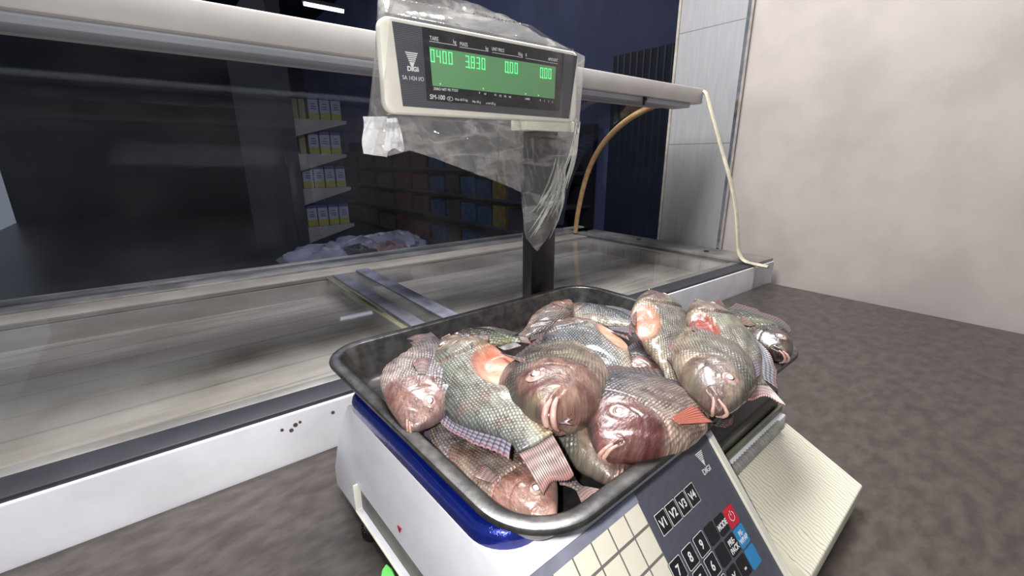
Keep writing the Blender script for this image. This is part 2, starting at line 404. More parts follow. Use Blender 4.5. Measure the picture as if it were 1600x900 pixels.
for i, (xt, z) in enumerate(levels):
    m = MB(FR); m.box(.852, xt, GY+.01, GY+1.9, z-.018, z-.001); sh = m.build('shelf_board', M['shelf_white'], rack)
    m = MB(FR); m.prism([(.852, z), (xt, z), (xt, z-.022), (.852, z-.125)], 'y', GY-.005, GY+.012); m.build('bracket', M['shelf_white'], sh)
    names = ['top', 'second', 'third', 'lowest']
    k = 4 if i > 1 else 3
    for j in range(k):
        pack(.072, .09, .16, pk_blue, pk_white, pk_yel, 'carton', 'white carton with yellow foot on the %s visible shelf of the end-on rack' % names[i], 'white and yellow cartons on the %s shelf' % names[i], xt-.062-j*.082, GY+.07, z, cat='carton', face=pk_blue)
    for j in range(2):
        xx = xt-.062-(k-1)*.082-.075-j*.052
        if xx > .87: pack(.044, .09, .14, None, pk_dim, None, 'carton', 'dull ochre carton beside the rack post on the %s visible shelf' % names[i], 'ochre cartons on the %s shelf' % names[i], xx, GY+.09, z, cat='carton')

# long gondola running away along the navy wall
gon = root('gondola_shelf', fz(3.4, 7, -H), 'long dark shelf unit of coloured goods along the navy wall', 'shelf')
MB(FR).box(3.56, 3.62, 3.2, 10.5, -H, .34).build('back_panel', M['post'], gon)
GZ = [-1.20, -.81, -.47, -.13]
for z in GZ: MB(FR).box(3.2, 3.56, 3.2, 10.5, z-.03, z, .004).build('shelf_board', simple('gondola_shelf', (52, 50, 58), .5), gon)
cols = [((44, 46, 84), 'navy'), ((44, 46, 84), 'navy'), ((190, 170, 50), 'yellow'), ((34, 96, 150), 'blue'), ((40, 110, 170), 'bright blue'), ((96, 80, 60), 'brown'), ((34, 90, 140), 'blue'), ((128, 44, 56), 'red'), ((140, 50, 60), 'red'), ((92, 84, 88), 'grey'), ((80, 66, 60), 'brown'), ((78, 74, 84), 'grey')]
cm = {}
wh = {0: 'bottom', 1: 'lower middle', 2: 'upper middle', 3: 'top'}
ys = [3.45, 3.85, 4.25, 4.55, 4.9, 5.3, 5.7, 6.2, 6.8, 7.5, 8.3, 9.2]
for i, z in enumerate(GZ):
    for k, y in enumerate(ys):
        c, cn = cols[k]
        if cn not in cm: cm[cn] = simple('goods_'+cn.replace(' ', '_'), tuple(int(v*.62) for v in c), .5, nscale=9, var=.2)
        w_ = (ys[k+1]-y if k+1 < len(ys) else .9)*.86
        lab = '%s goods packet on the %s shelf of the long gondola' % (cn, wh[i])
        if cn in ('grey', 'brown', 'navy', 'red', 'blue'): lab = '%s goods packet on the %s shelf of the long gondola' % (cn, wh[i])
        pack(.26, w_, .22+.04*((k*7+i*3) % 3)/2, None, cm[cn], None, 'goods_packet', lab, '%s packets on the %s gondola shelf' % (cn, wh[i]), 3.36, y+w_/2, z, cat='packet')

# heap of plastic sacks on a low pallet box
bin_ = root('sack_pallet', fz(1.05, 2.9, -H), 'low dark pallet box under the heap of plastic sacks', 'pallet')
MB(FR).box(.55, 1.5, 2.55, 3.25, -H, -.73, .01).build('box', M['post'], bin_)
sack_mats = [simple('sack_white', (120, 121, 138), .4, nscale=6, var=.1), simple('sack_dark', (44, 44, 54), .5, nscale=9, var=.2), simple('sack_red', (90, 48, 48), .5, nscale=9, c2=(120, 112, 120))]
SK = [(.72, 2.75, .2, 0, 'leftmost crumpled white plastic sack of the heap beyond the glass'), (.98, 2.80, .23, 0, 'middle crumpled white plastic sack heaped beyond the freezer glass'), (1.25, 2.95, .2, 0, 'rightmost crumpled white plastic sack heaped beyond the freezer glass'), (.88, 2.66, .13, 1, 'small dark sack lying on the front of the white sack heap'), (1.08, 2.66, .12, 2, 'small reddish sack lying among the white sacks')]
for x, y, r, mi, lab in SK:
    n1, n2 = 30, 20; rows = []
    for i in range(n2+1):
        v = PI*i/n2; row = []
        for j in range(n1):
            u = 2*PI*j/n1; q = 1+.13*math.sin(3*u+r*90)*math.sin(2*v)+.09*math.sin(7*u+5*v+x*9)+.05*math.sin(13*u-9*v)
            row.append((x+r*q*math.sin(v)*math.cos(u)*1.15, y+r*q*math.sin(v)*math.sin(u)*.9, -.60+(0 if mi == 0 else .03)+r*.5*q*math.cos(v)))
        rows.append(row)
    m = MB(FR); m.grid(rows, closed_v=True); tag(m.build('plastic_sack', sack_mats[mi], None, True), lab, 'sack')
# ------------------------------------------------------------------ the price scale
def atV(x, y, V, off=0):                    # point on the vertical plane V seen in direction x, y (z relative to eye level)
    r = cR*(x-800) + c_up*(450-y) + c_fwd*FPX
    p = r*(V/r[1]); return (p[0], p[1], p[2])
scale = root('price_scale', (.28, .30, H-.405), 'white electronic price scale with keypad and black display pole on the steel worktop', 'scale')
m = MB(); m.prism([(.455, -.267), (.170, -.267), (.168, -.2697), (.0675, -.3893), (.075, -.393), (.495, -.393), (.501, -.372), (.487, -.32)], 'x', .145, .4112, .006, 3)
for v in m.bm.verts:
    if v.co.x < .2: v.co.x -= .011*max(0, (-.275 - v.co.z))/.118
body = m.build('body', M['scale_white'], scale, True)
cut = MB(); cut.prism([(.4285, -.354), (.4285, -.386), (.14, -.386), (.14, -.354)], 'x', .12, .1415, .001, 1)
cutter = cut.build('cutter', None, scale)
bo = body.modifiers.new('cut', 'BOOLEAN'); bo.object = cutter; bo.operation = 'DIFFERENCE'; bo.solver = 'EXACT'
bpy.context.view_layer.update()
dg = bpy.context.evaluated_depsgraph_get()
nm = bpy.data.meshes.new_from_object(body.evaluated_get(dg)); body.modifiers.clear(); body.data = nm; nm.name = 'body'
bpy.data.objects.remove(cutter)
try: nm.set_sharp_from_angle(angle=math.radians(30))
except Exception: pass
m = MB(); m.box(.1400, .1412, .141, .4275, -.3855, -.3545); m.build('side_recess', M['recess'], scale)
m = MB(); 
m.box(.1325, .1385, .4284, .4300, -.388, -.352, .0006); m.box(.1325, .1385, .14, .4300, -.3885, -.3862, .0006)
m.build('recess_frame', M['scale_cream'], scale, True)
m = MB(); m.prism([(.330, -.3365), (.322, -.3345), (.326, -.3425)], 'x', .1381, .1392); 
m.build('red_mark', simple('blood_red', (170, 30, 40), .3), scale)
for (x, y) in ((.1455, .405), (.150, .12), (.39, .12), (.39, .44)):
    m = MB(); m.tube([(x, y, -.405), (x, y, -.3985), (x, y, -.395), (x, y, -.3925)], [.0155, .0155, .0145, .012], 24)
    for k in range(24):
        a = 2*PI*k/24; m.box(x+.0155*math.cos(a)-.0008, x+.0155*math.cos(a)+.0008, y+.0155*math.sin(a)-.0008, y+.0155*math.sin(a)+.0008, -.404, -.394)
    m.build('foot', M['pole_black'], scale, True)
m = MB(); m.prism(rrect(.20, .50, .20, .43, .03), 'z', -.267, -.2635, .001, 1); m.build('load_cell_cover', M['black_plastic'], scale, True)
def loft(rings, name, mat, parent, n=10, label=None):
    m = MB(); rows = []
    for (x0, x1, y0, y1, r, z) in rings: rows.append([(p[0], p[1], z) for p in rrect(x0, x1, y0, y1, max(r, .002), n)])
    V = m.grid(rows, closed_v=True); m.cap(V[0]); m.cap(V[-1], True)
    return m.build(name, mat, parent, True)
def off(o, z, b, r): return (b[0]-o, b[1]+o, b[2]-o, b[3]+o, r+o, z)
B = (.1450, .565, .184, .468)
loft([off(-.002, -.2665, B, .034), off(.0, -.2665, B, .034), off(0, -.260, B, .034), off(-.0015, -.2555, B, .034), off(-.005, -.2525, B, .034), off(-.009, -.2512, B, .034), off(-.03, -.2510, B, .034)], 'platter', M['blue'], scale)['label'] = 'metallic blue film-covered weighing platter'

a50 = math.radians(50)
def kp(U, w, o=0.0): return Vector((U, .165+w*math.cos(a50)-o*math.sin(a50), -.273+w*math.sin(a50)+o*math.cos(a50)))
kx = Vector((1, 0, 0)); ky = Vector((0, math.cos(a50), math.sin(a50)))
def kplate(u0, u1, w0, w1, o0, o1, name, mat, parent, r=.0, bev=.0):
    m = MB(); pts = rrect(u0, u1, w0, w1, r, 4) if r else [(u0, w0), (u1, w0), (u1, w1), (u0, w1)]
    A = [m.bm.verts.new(kp(u, w, o0)) for u, w in pts]; Bv = [m.bm.verts.new(kp(u, w, o1)) for u, w in pts]; n = len(pts)
    fs = [m.bm.faces.new(A[::-1]), m.bm.faces.new(Bv)] + [m.bm.faces.new((A[i], A[(i+1) % n], Bv[(i+1) % n], Bv[i])) for i in range(n)]
    if bev: bmesh.ops.bevel(m.bm, geom=list(fs[1].edges), offset=bev, segments=2, affect='EDGES')
    return m.build(name, mat, parent, True)
def grid_mat():
    t = NT('preset_grid'); uv = t.n('ShaderNodeUVMap').outputs[0]; sep = t.n('ShaderNodeSeparateXYZ'); t.l(uv, sep.inputs[0])
    def ln(v, p, o, w):
        f = t.math('FRACT', t.math('ADD', t.math('DIVIDE', v, p), o)); d = t.math('ABSOLUTE', t.math('SUBTRACT', f, .5)); return t.math('GREATER_THAN', d, .5-w)
    g = t.math('MAXIMUM', ln(sep.outputs[0], .0205, 100-.2570/.0205, .034), ln(sep.outputs[1], .0235, 100+.0225/.0235, .045))
    nz = t.noise(t.obj(), 60)
    col = t.mix(g, t.mix(nz, rgba((228, 222, 204)), rgba((240, 234, 218))), rgba((120, 116, 112)))
    bs = t.bsdf(Base_Color=col, Roughness=.35); t.bump(bs, t.math('SUBTRACT', 1, g), .0004); return t.m
kb = kplate(.2775, .402, -.155, .004, -.001, .0012, 'keypad_panel', M['panel_grey'], scale)
pg = kplate(.150, .2775, -.155, .004, -.001, .0010, 'preset_keypad', grid_mat(), scale)
uvl = pg.data.uv_layers.new(name='UVMap')
for lp in pg.data.loops:
    v = pg.data.vertices[lp.vertex_index].co + scale.location; d = v - Vector((0, .165, -.273+H))
    uvl.data[lp.index].uv = (v.x, d.dot(ky))
kplate(.150, .2775, -.0045, .004, -.001, .0014, 'preset_border', simple('border_grey', (128, 130, 146), .5), pg)
kplate(.402, .4112, -.158, .005, -.002, .0035, 'panel_frame', M['scale_cream'], scale, 0, .0008)
def key(u, w, kw, kh, mat, txt=None, border=True, tsize=.008, lines=None, tcol=None, r=.0018, sx=.85):
    k = kplate(u-kw/2, u+kw/2, w-kh/2, w+kh/2, .0011, .0019, 'key', mat, scale, r)
    if border:
        m = MB(); o = .0020; t_ = .00055
        P1 = rrect(u-kw/2, u+kw/2, w-kh/2, w+kh/2, r, 4); P2 = rrect(u-kw/2+t_, u+kw/2-t_, w-kh/2+t_, w+kh/2-t_, max(r-t_, .0003), 4)
        m.grid([[kp(a, b, o) for a, b in P1], [kp(a, b, o+.0001) for a, b in P2]], closed_v=True); m.build('key_outline', M['print_white'], k)
    if txt:
        ls = txt.split('\n'); n = len(ls)
        for i, s_ in enumerate(ls):
            p = kp(u, w - tsize*.36 + ((n-1)/2-i)*tsize*.95, .00195); p.z += H
            text_mesh('key_text', s_, tsize, p, kx, ky, tcol or M['print_white'], k, 'CENTER', .00008, .00022, sx)
    return k
KW, KH = .0150, .0158
for i, s_ in enumerate(('V1', 'V2', 'V3', 'V4')): key(.2925+i*.0160, -.0282, .0148, .0172, M['key_black'], s_, tsize=.0098, r=.0006)
C6 = [.2835, .3025, .3215, .3403, .3580, .3755]
for i, s_ in enumerate(('7', '8', '9')): key(C6[i], -.0620, KW+.001, .0168, M['key_black'], s_, tsize=.0105)
key(C6[3], -.0628, KW, KH, M['key_black'], border=False); key(C6[4], -.0640, KW, KH, M['key_black'], 'MODE', False, .0066)
key(C6[5], -.0650, KW+.001, KH+.001, M['key_red'], border=False)
for i, s_ in enumerate(('4', '5', '6')): key(C6[i], -.0800, KW+.001, .0168, M['key_black'], s_, tsize=.0105)
key(C6[3], -.0812, KW, KH, M['key_black'], border=False); key(C6[4], -.0822, KW, KH, M['key_black'], 'PRE-\nPACK', False, .0064)
key(C6[5], -.0832, KW+.001, KH+.001, M['key_blue'], 'RE-\nWRAP', False, .0058)
for i, s_ in enumerate(('1', '2', '3')): key(C6[i], -.0985, KW+.001, .0168, M['key_black'], s_, tsize=.0105)
key(C6[3], -.0998, KW, KH, M['key_black'], 'X', False, .0095); key(C6[4], -.1008, KW, KH, M['key_black'], '-', False, .014); key(C6[5], -.1018, KW+.001, KH+.001, M['key_blue'], border=False)
# power sign on the red key
pk = [o for o in scale.children if o.name.startswith('key') and o.data.materials and o.data.materials[0] == M['key_red']][0]
m = MB(); cc = (C6[5], -.0650)
rows = [[kp(cc[0]+r*math.sin(a), cc[1]+r*math.cos(a), .0022) for a in np.linspace(.6, 2*PI-.6, 24)] for r in (.0036, .0043)]
m.grid(rows); m.grid([[kp(cc[0]-.0004, cc[1]+.0005, .0022), kp(cc[0]+.0004, cc[1]+.0005, .0022)], [kp(cc[0]-.0004, cc[1]+.0050, .0022), kp(cc[0]+.0004, cc[1]+.0050, .0022)]])
m.build('power_sign', M['print_white'], pk)
# triangle logo and maker's word on the keypad
def tri_logo(P, X, Y, size, name, parent, nb=9):
    m = MB(); P = Vector(P); X = Vector(X); Y = Vector(Y)
    for i in range(nb):
        a = i/nb; b = a + .62/nb
        for_w = lambda t: size*.5*(1-t)
        q = [P + X*(-for_w(a)) + Y*(-a*size*1.12), P + X*for_w(a) + Y*(-a*size*1.12), P + X*for_w(b) + Y*(-b*size*1.12), P + X*(-for_w(b)) + Y*(-b*size*1.12)]
        m.grid([[q[0], q[1]], [q[3], q[2]]])
    q = [P + Y*(-size*.62) + X*(-size*.19), P + Y*(-size*.62) + X*(size*.19), P + Y*(-size*1.12)]
    nrm = X.cross(Y)*.00005
    try: m.bm.faces.new([m.bm.verts.new(p+nrm) for p in q])
    except ValueError: pass
    return m.build(name, M['print_white'], parent)
tri_logo(kp(.3775, -.0040, .0016), kx, ky, .0125, 'triangle_mark', kb)
p = kp(.3765, -.0235, .0014); p.z += H; text_mesh('maker_word', 'DIGI', .0072, p, kx, ky, M['print_white'], kb, 'CENTER', .0001, .0001)
# label printer to the right of the keypad
m = MB(); m.box(.412, .60, .150, .49, -.393, -.319, .003); m.build('printer_base', M['scale_white'], scale, True)
m = MB(); m.prism([(.49, -.27), (.215, -.264), (.182, -.272), (.164, -.290), (.160, -.318), (.49, -.318)], 'x', .4135, .60, .004, 3); m.build('printer_cover', M['black_plastic'], scale, True)
m = MB(); m.prism([(.150, -.330), (.06, -.372), (.06, -.393), (.150, -.393)], 'x', .414, .60, .002, 2)
def wavy():
    t = NT('label_paper'); w = t.n('ShaderNodeTexWave'); w.inputs['Scale'].default_value = 60; w.inputs['Distortion'].default_value = 6; w.inputs['Detail'].default_value = 1; t.l(t.obj(), w.inputs[0])
    t.bsdf(Base_Color=t.mix(t.ramp(w.outputs[1], .0, .12), rgba((168, 160, 140)), rgba((232, 226, 206))), Roughness=.6); return t.m
m.build('label_paper', wavy(), scale, True)
m = MB(); pts = [(.416+k*.0016, .1500, -.3240) for k in range(100)]; m.tube(pts, [.0062 if (k//2) % 2 else .0056 for k in range(100)], 14); m.build('paper_roller', M['ribbed_grey'], scale, True)
m = MB(); m.box(.414, .60, .1565, .1605, -.318, -.309, .001); m.build('tear_bar', simple('tear_bar', (120, 120, 104), .4, metal=.3), scale, True)

# ---- display on its pole
pole = MB().box(.4795, .5335, .5105, .533, -.40, .052, .0015).build('display_pole', M['pole_black'], scale, True)
MB().box(.46, .555, .49, .55, -.40, -.375, .003).build('pole_bracket', M['black_plastic'], scale, True)
DV = .49
def tilt(x): return (x-.236)*.020
m = MB(); hr = [(.010, 0, .004), (.0035, 0, .0), (.0008, .0018, 0), (0, .0048, 0), (0, .010, 0), (.0025, .014, 0), (.028, .030, 0), (.034, .040, 0), (.040, .0415, 0)]
rw = []
for o_, dy, _k in hr: rw.append([(p[0], DV+dy, p[1]) for p in rrect(.2355+o_, .5525-o_*.9, .0485+o_*.6, .1465-o_*.6, max(.013-o_*.3, .003), 8)])
Vh = m.grid(rw, closed_v=True); m.cap(Vh[0]); m.cap(Vh[-1], True)
for v in m.bm.verts: v.co.z += tilt(v.co.x)*(1 if v.co.z > .1 else .75)
hous = m.build('display_housing', M['scale_cream'], scale, True); hous['label'] = 'off-white rounded display housing'
MB().box(.455, .56, .500, .534, .040, .056, .002).build('neck_plate', M['scale_cream'], hous, True)
def dplate(corners, o0, o1, name, mat, parent, bev=0):
    m = MB(); A = [m.bm.verts.new((x, DV-o0, z)) for x, z in corners]; Bv = [m.bm.verts.new((x, DV-o1, z)) for x, z in corners]; n = len(corners)
    m.bm.faces.new(A); m.bm.faces.new(Bv[::-1])
    for i in range(n): m.bm.faces.new((A[i], A[(i+1) % n], Bv[(i+1) % n], Bv[i]))
    return m.build(name, mat, parent)
def dot_mat():
    t = NT('dotted_black'); p = t.pos(); sep = t.n('ShaderNodeSeparateXYZ'); t.l(p, sep.inputs[0])
    def g(v): 
        f = t.math('FRACT', t.math('DIVIDE', v, .00185)); return t.math('ABSOLUTE', t.math('SUBTRACT', f, .5))
    d = t.math('MAXIMUM', g(sep.outputs[0]), g(t.math('SUBTRACT', sep.outputs[2], t.math('MULTIPLY', sep.outputs[0], .02))))
    col = t.mix(t.ramp(d, .24, .40), rgba((26, 26, 30)), rgba((104, 104, 112)))
    t.bsdf(Base_Color=col, Roughness=.35); return t.m
pn = dplate([(.2500, .1417), (.5480, .1470), (.5340, .0586), (.2567, .0573)], -.001, .0008, 'display_panel', dot_mat(), hous)
dplate([(.2862, .1424), (.5190, .1465), (.5120, .0680), (.2875, .0655)], -.0005, .0012, 'display_window', M['key_black'], hous)
def screen_mat():
    t = NT('green_screen'); nz = t.noise(t.obj(), 28)
    bs = t.bsdf(Base_Color=t.mix(nz, rgba((122, 164, 120)), rgba((110, 176, 118))), Roughness=.3); bs.inputs['Emission Color'].default_value = rgba((70, 165, 90)); bs.inputs['Emission Strength'].default_value = .05; return t.m
scr = dplate([(.2940, .1232), (.5016, .1267), (.5006, .0841), (.2960, .0822)], -.0002, .0015, 'green_screen', screen_mat(), hous)
M['seg'] = simple('segment_green', (130, 255, 170), .4, var=0, emit=(100, 240, 150), es=.85)
SEG = {'0': 'abcdef', '3': 'abcdg', '4': 'fgbc', '8': 'abcdefg'}
def digits(x0, ztop, s_):
    m = MB(); x = x0; w, h, t_ = .0052, .0132, .0009
    for ch in s_:
        if ch == '.':
            m.box(x-.0027, x-.0017, DV-.00195, DV-.0016, ztop-h-.0006, ztop-h+.0006); continue
        z = ztop + (x-x0)*.02; zb = z-h; zm = z-h/2
        S = {'a': (x, x+w, z-t_, z), 'g': (x, x+w, zm-t_/2, zm+t_/2), 'd': (x, x+w, zb, zb+t_), 'f': (x, x+t_, zm, z), 'e': (x, x+t_, zb, zm), 'b': (x+w-t_, x+w, zm, z), 'c': (x+w-t_, x+w, zb, zm)}
        for k in SEG[ch]:
            a = S[k]; m.box(a[0], a[1], DV-.00195, DV-.0016, a[2], a[3])
        x += .0082
    m.build('display_digits', M['seg'], hous)
for (px, py, s_) in ((671, 77, '0400'), (726, 87, '3.830'), (788, 96, '0.00'), (843, 105.5, '0.00')):
    q = atV(px, py, DV); digits(q[0], q[2], s_)
m = MB()
for (px, py) in ((687, 131.5), (754, 139), (820, 147), (840, 149.5)):
    q = atV(px, py, DV); m.prism([(q[0]-.0010, q[2]+.0008), (q[0]+.0010, q[2]+.0008), (q[0], q[2]-.0010)], 'y', DV-.002, DV-.0016)
m.build('screen_pointer', M['seg'], hous)
def dtext(s_, px, py, size, al='LEFT', bold=.0, sx=.8, name='display_text'):
    q = atV(px, py, DV); return text_mesh(name, s_, size, (q[0], DV-.0013, q[2]+H), (1, 0, .02), (0, 0, 1), M['print_white'], hous, al, .00012, bold, sx)
dtext('TARE', 670.5, 62.5, .0062); dtext('kg', 712, 69, .0062, 'RIGHT'); dtext('MASS', 717.5, 71.5, .0062); dtext('kg', 762, 79, .0062, 'RIGHT')
dtext('UNIT PRICE', 767.5, 79, .0058, sx=.68); dtext('R/kg', 815.5, 88, .0058, 'RIGHT', sx=.75); dtext('R', 820, 88.5, .0055); dtext('AMOUNT', 870.5, 97, .0056, 'RIGHT', sx=.8)
m = MB()
for a, b in (((670, 65), (713, 72)), ((717, 74), (762, 81)), ((768, 82.5), (815.5, 90.5)), ((820, 91.5), (870.5, 100.5))):
    p, q = atV(*a, DV), atV(*b, DV); t_ = .0005
    m.prism([(p[0], p[2]), (q[0], q[2]), (q[0], q[2]+t_), (p[0], p[2]+t_)], 'y', DV-.0016, DV-.0012)
m.build('display_rule', M['print_white'], hous)
q = atV(642, 82, DV); tri_logo((q[0], DV-.0012, q[2]), (1, 0, .02), (0, 0, 1), .0160, 'triangle_mark', hous)
dtext('DIGI', 635.5, 110.5, .0066, bold=.0003, sx=1.1, name='maker_word'); dtext('®', 651.5, 112, .004)
dtext('SA 1424 I/O', 628, 124, .0062, sx=.88)
dtext('SM-100', 671, 154.5, .0072, sx=.95, bold=.0001); dtext('III', 700, 156, .0042); dtext('Max 6/15 kg', 710, 157, .0040, sx=.95); dtext('Min 40 g', 737, 160.5, .0040, sx=.95); dtext('e=d=2/5 g', 758.5, 163, .0040, sx=.95)
q = atV(702.2, 154.5, DV); m = MB()
m.grid([[(q[0]+r*.0044*math.cos(a), DV-.0013, q[2]+r*.0026*math.sin(a)) for a in np.linspace(0, 2*PI, 25)[:-1]] for r in (.85, 1)], closed_v=True); m.build('class_mark', M['print_white'], hous)
dtext('ZERO NET PR TTXY', 676.5, 140.5, .0040, bold=.00006, sx=.98)
for s_, px, py in (('P', 747.5, 147), ('W', 755.5, 148.5), ('V1', 771.5, 150), ('V2', 779, 151.2), ('V3', 786.5, 152), ('V4', 794, 153), ('LABEL', 819.5, 155.8), ('0', 842.5, 158), ('1', 849, 159), ('2', 855.5, 160), ('3', 861.5, 161)):
    dtext(s_, px, py, .0036, bold=.00005, sx=.95)

# ------------------------------------------------------------------ steel tray
TB = (.130, .579, .134, .494)
tray_rings = [off(-.06, -.2500, TB, .062), off(-.0375, -.2498, TB, .052), off(-.033, -.2480, TB, .052), off(-.030, -.2440, TB, .052), off(-.0165, -.2160, TB, .052), off(-.0135, -.2115, TB, .052), off(-.0124, -.2096, TB, .052),
    off(-.0108, -.2089, TB, .052), off(-.0030, -.2087, TB, .052), off(-.0010, -.2094, TB, .052), off(0, -.2110, TB, .052), off(-.0002, -.2132, TB, .052), off(-.0018, -.2134, TB, .052), off(-.0020, -.2115, TB, .052),
    off(-.0045, -.2104, TB, .052), off(-.0110, -.2102, TB, .052), off(-.0134, -.2125, TB, .052), off(-.0156, -.2165, TB, .052), off(-.0287, -.2445, TB, .052), off(-.032, -.2492, TB, .052), off(-.0375, -.2510, TB, .052), off(-.06, -.2511, TB, .062)]
tray = loft(tray_rings, 'steel_tray', M['tray'], None, 14); tag(tray, 'rectangular stainless steel tray full of fish on the scale', 'tray')
g_ = tag(MB().prism([tuple(at(*q_, -.402))[:2] for q_ in ((594, 912), (597, 892), (604, 882), (613, 890), (622, 912))], 'z', -.4045, -.400, .001, 1).build('plastic_clip', M['green'], None, True), 'small bright green plastic piece lying on the worktop under the scale', 'clip')

# ------------------------------------------------------------------ plastic bag over the display
def vnoise(seed):
    rs = np.random.RandomState(seed); ph = rs.rand(40)*6.28; fx = rs.randn(40); fy = rs.randn(40)
    def f(a, b, sc, ridged=True):
        s_ = 0
        for k in range(5):
            fr2 = sc*1.75**k
            v = np.sin((a*fx[k*3]+b*fy[k*3])*fr2+ph[k*3] + 1.8*np.sin((a*fx[k*3+1]+b*fy[k*3+1])*fr2*.6+ph[k*3+1]))
            s_ = s_ + (1-2*abs(v) if ridged else v)/1.6**k
        return s_/2.2
    return f
def film_mat(name, haze, hz2, col=(.78, .75, .72, 1)):
    t = NT(name); p = t.obj()
    tr = t.n('ShaderNodeBsdfTransparent'); tr.inputs[0].default_value = (.975, .975, .975, 1)
    gl = t.n('ShaderNodeBsdfGlossy'); gl.inputs['Roughness'].default_value = .10
    df = t.n('ShaderNodeBsdfDiffuse'); df.inputs[0].default_value = col
    tl = t.n('ShaderNodeBsdfTranslucent'); tl.inputs[0].default_value = col
    dd = t.n('ShaderNodeMixShader'); dd.inputs[0].default_value = .4; t.l(df.outputs[0], dd.inputs[1]); t.l(tl.outputs[0], dd.inputs[2])
    mpp = t.n('ShaderNodeMapping'); t.l(p, mpp.inputs[0]); mpp.inputs['Rotation'].default_value = (0, .65, 0); mpp.inputs['Scale'].default_value = (6, 12, 22)
    n1 = t.noise(mpp.outputs[0], 1.0, 4, .5); n2 = t.noise(t.scalev(p, (1, 1, .5)), 22, 3, .5)
    at_ = t.n('ShaderNodeAttribute', attribute_name='haze')
    streak = t.ramp(t.math('ABSOLUTE', t.math('SUBTRACT', n1, .5)), .0, .05, 1, 0)
    hz = t.math('MULTIPLY', t.math('ADD', t.math('ADD', haze, t.math('MULTIPLY', streak, hz2)), t.math('MULTIPLY', t.ramp(n2, .5, .75), hz2*.8)), at_.outputs['Fac'], clamp=True)
    bmp = t.n('ShaderNodeBump'); bmp.inputs['Distance'].default_value = .0035; t.l(t.math('ADD', n1, t.math('MULTIPLY', n2, .25)), bmp.inputs['Height'])
    for s_ in (gl, df): t.l(bmp.outputs[0], s_.inputs['Normal'])
    m1 = t.n('ShaderNodeMixShader'); t.l(hz, m1.inputs[0]); t.l(tr.outputs[0], m1.inputs[1]); t.l(dd.outputs[0], m1.inputs[2])
    m2 = t.n('ShaderNodeMixShader'); t.l(t.math('MULTIPLY', schlick(t, bmp.outputs[0], 4.0), 1.3, clamp=True), m2.inputs[0]); t.l(m1.outputs[0], m2.inputs[1]); t.l(gl.outputs[0], m2.inputs[2])
    t.l(m2.outputs[0], t.out.inputs[0]); return t.m
def poly_at(pts, ts, n):
    pts = np.array(pts, float); return np.stack([np.interp(n, ts, pts[:, 0]), np.interp(n, ts, pts[:, 1])], 1)
NC, NR = 220, 200
cs = np.linspace(0, 1, NC)
top_px = [(592, -36), (640, -34), (700, -2), (742, 9), (800, 33), (860, 62), (914, 88)]
top_c = [0, .14, .36, .50, .70, .87, 1]
bot_px = [(567, 240), (605, 244), (640, 235), (700, 255), (770, 281), (815, 301), (820, 372), (835, 392), (852, 370), (868, 346), (880, 312), (884, 262), (905, 192)]
bot_c = [0, .12, .22, .40, .60, .70, .715, .77, .82, .87, .92, .95, 1]
TP = poly_at(top_px, top_c, cs); BP = poly_at(bot_px, bot_c, cs)
def sheet(side, seed):
    f = vnoise(seed); P = np.zeros((NR, NC, 3)); hz = np.zeros((NR, NC))
    for j in range(NC):
        c = cs[j]; e = (1 - abs(2*c-1)**7)**.8
        for i in range(NR):
            t = i/(NR-1); px = TP[j]*(1-t) + BP[j]*t
            # left edge bellies in a little
            px = px + np.array([ (4*math.sin(PI*t)*(1-c)**4), 0])
            below = min(1, max(0, (px[1] - (178+ (px[0]-600)*.055))/26.0)); above = min(1, max(0, ((18+(px[0]-600)*.2)-px[1])/22.0))
            free = max(below, above)
            dep = .0345 + .0*free
            dep = dep*(1-.45*below*min(1, max(0, (c-.62)/.1))) if c > .62 else dep*(1-.25*below)
            dep = dep*(1-.75*above)
            if px[1] > 300: dep = max(.0155, dep*.62)
            V = .5145 + side*dep*e
            q = atV(px[0], px[1], V)
            P[i, j] = q; hz[i, j] = .13 + .87*free if side < 0 else 1.0
            amp = (.0009 + .0075*free)*e
            nz = f(q[0]*40+q[2]*14+side, q[2]*40*.5-q[0]*8, .42)
            P[i, j, 1] += side*amp*(nz*.8+.25) if free < .2 else amp*nz
            if free < .9: P[i, j, 1] = min(P[i, j, 1], DV-.003*(1-free)) if side < 0 and e > .6 else P[i, j, 1]
            P[i, j, 2] += (t > .985)*0
    return P, hz
bag = root('plastic_bag', Vector((.42, .515, H-.12)), 'crumpled clear plastic bag pulled over the display head of the scale', 'bag')
for side, nm_ in ((-1, 'front_film'), (1, 'back_film')):
    P, hz = sheet(side, 11 if side < 0 else 23)
    m = MB(); m.grid([[tuple(P[i, j]) for j in range(NC)] for i in range(NR)])
    o = m.build(nm_, film_mat('film_'+nm_, (.11 if side < 0 else .17), .22), bag, True)
    a = o.data.attributes.new('haze', 'FLOAT', 'POINT')
    a.data.foreach_set('value', hz.reshape(-1).astype(np.float32) if len(o.data.vertices) == NR*NC else np.ones(len(o.data.vertices), np.float32))
    o.data.polygons.foreach_set('use_smooth', [True]*len(o.data.polygons))
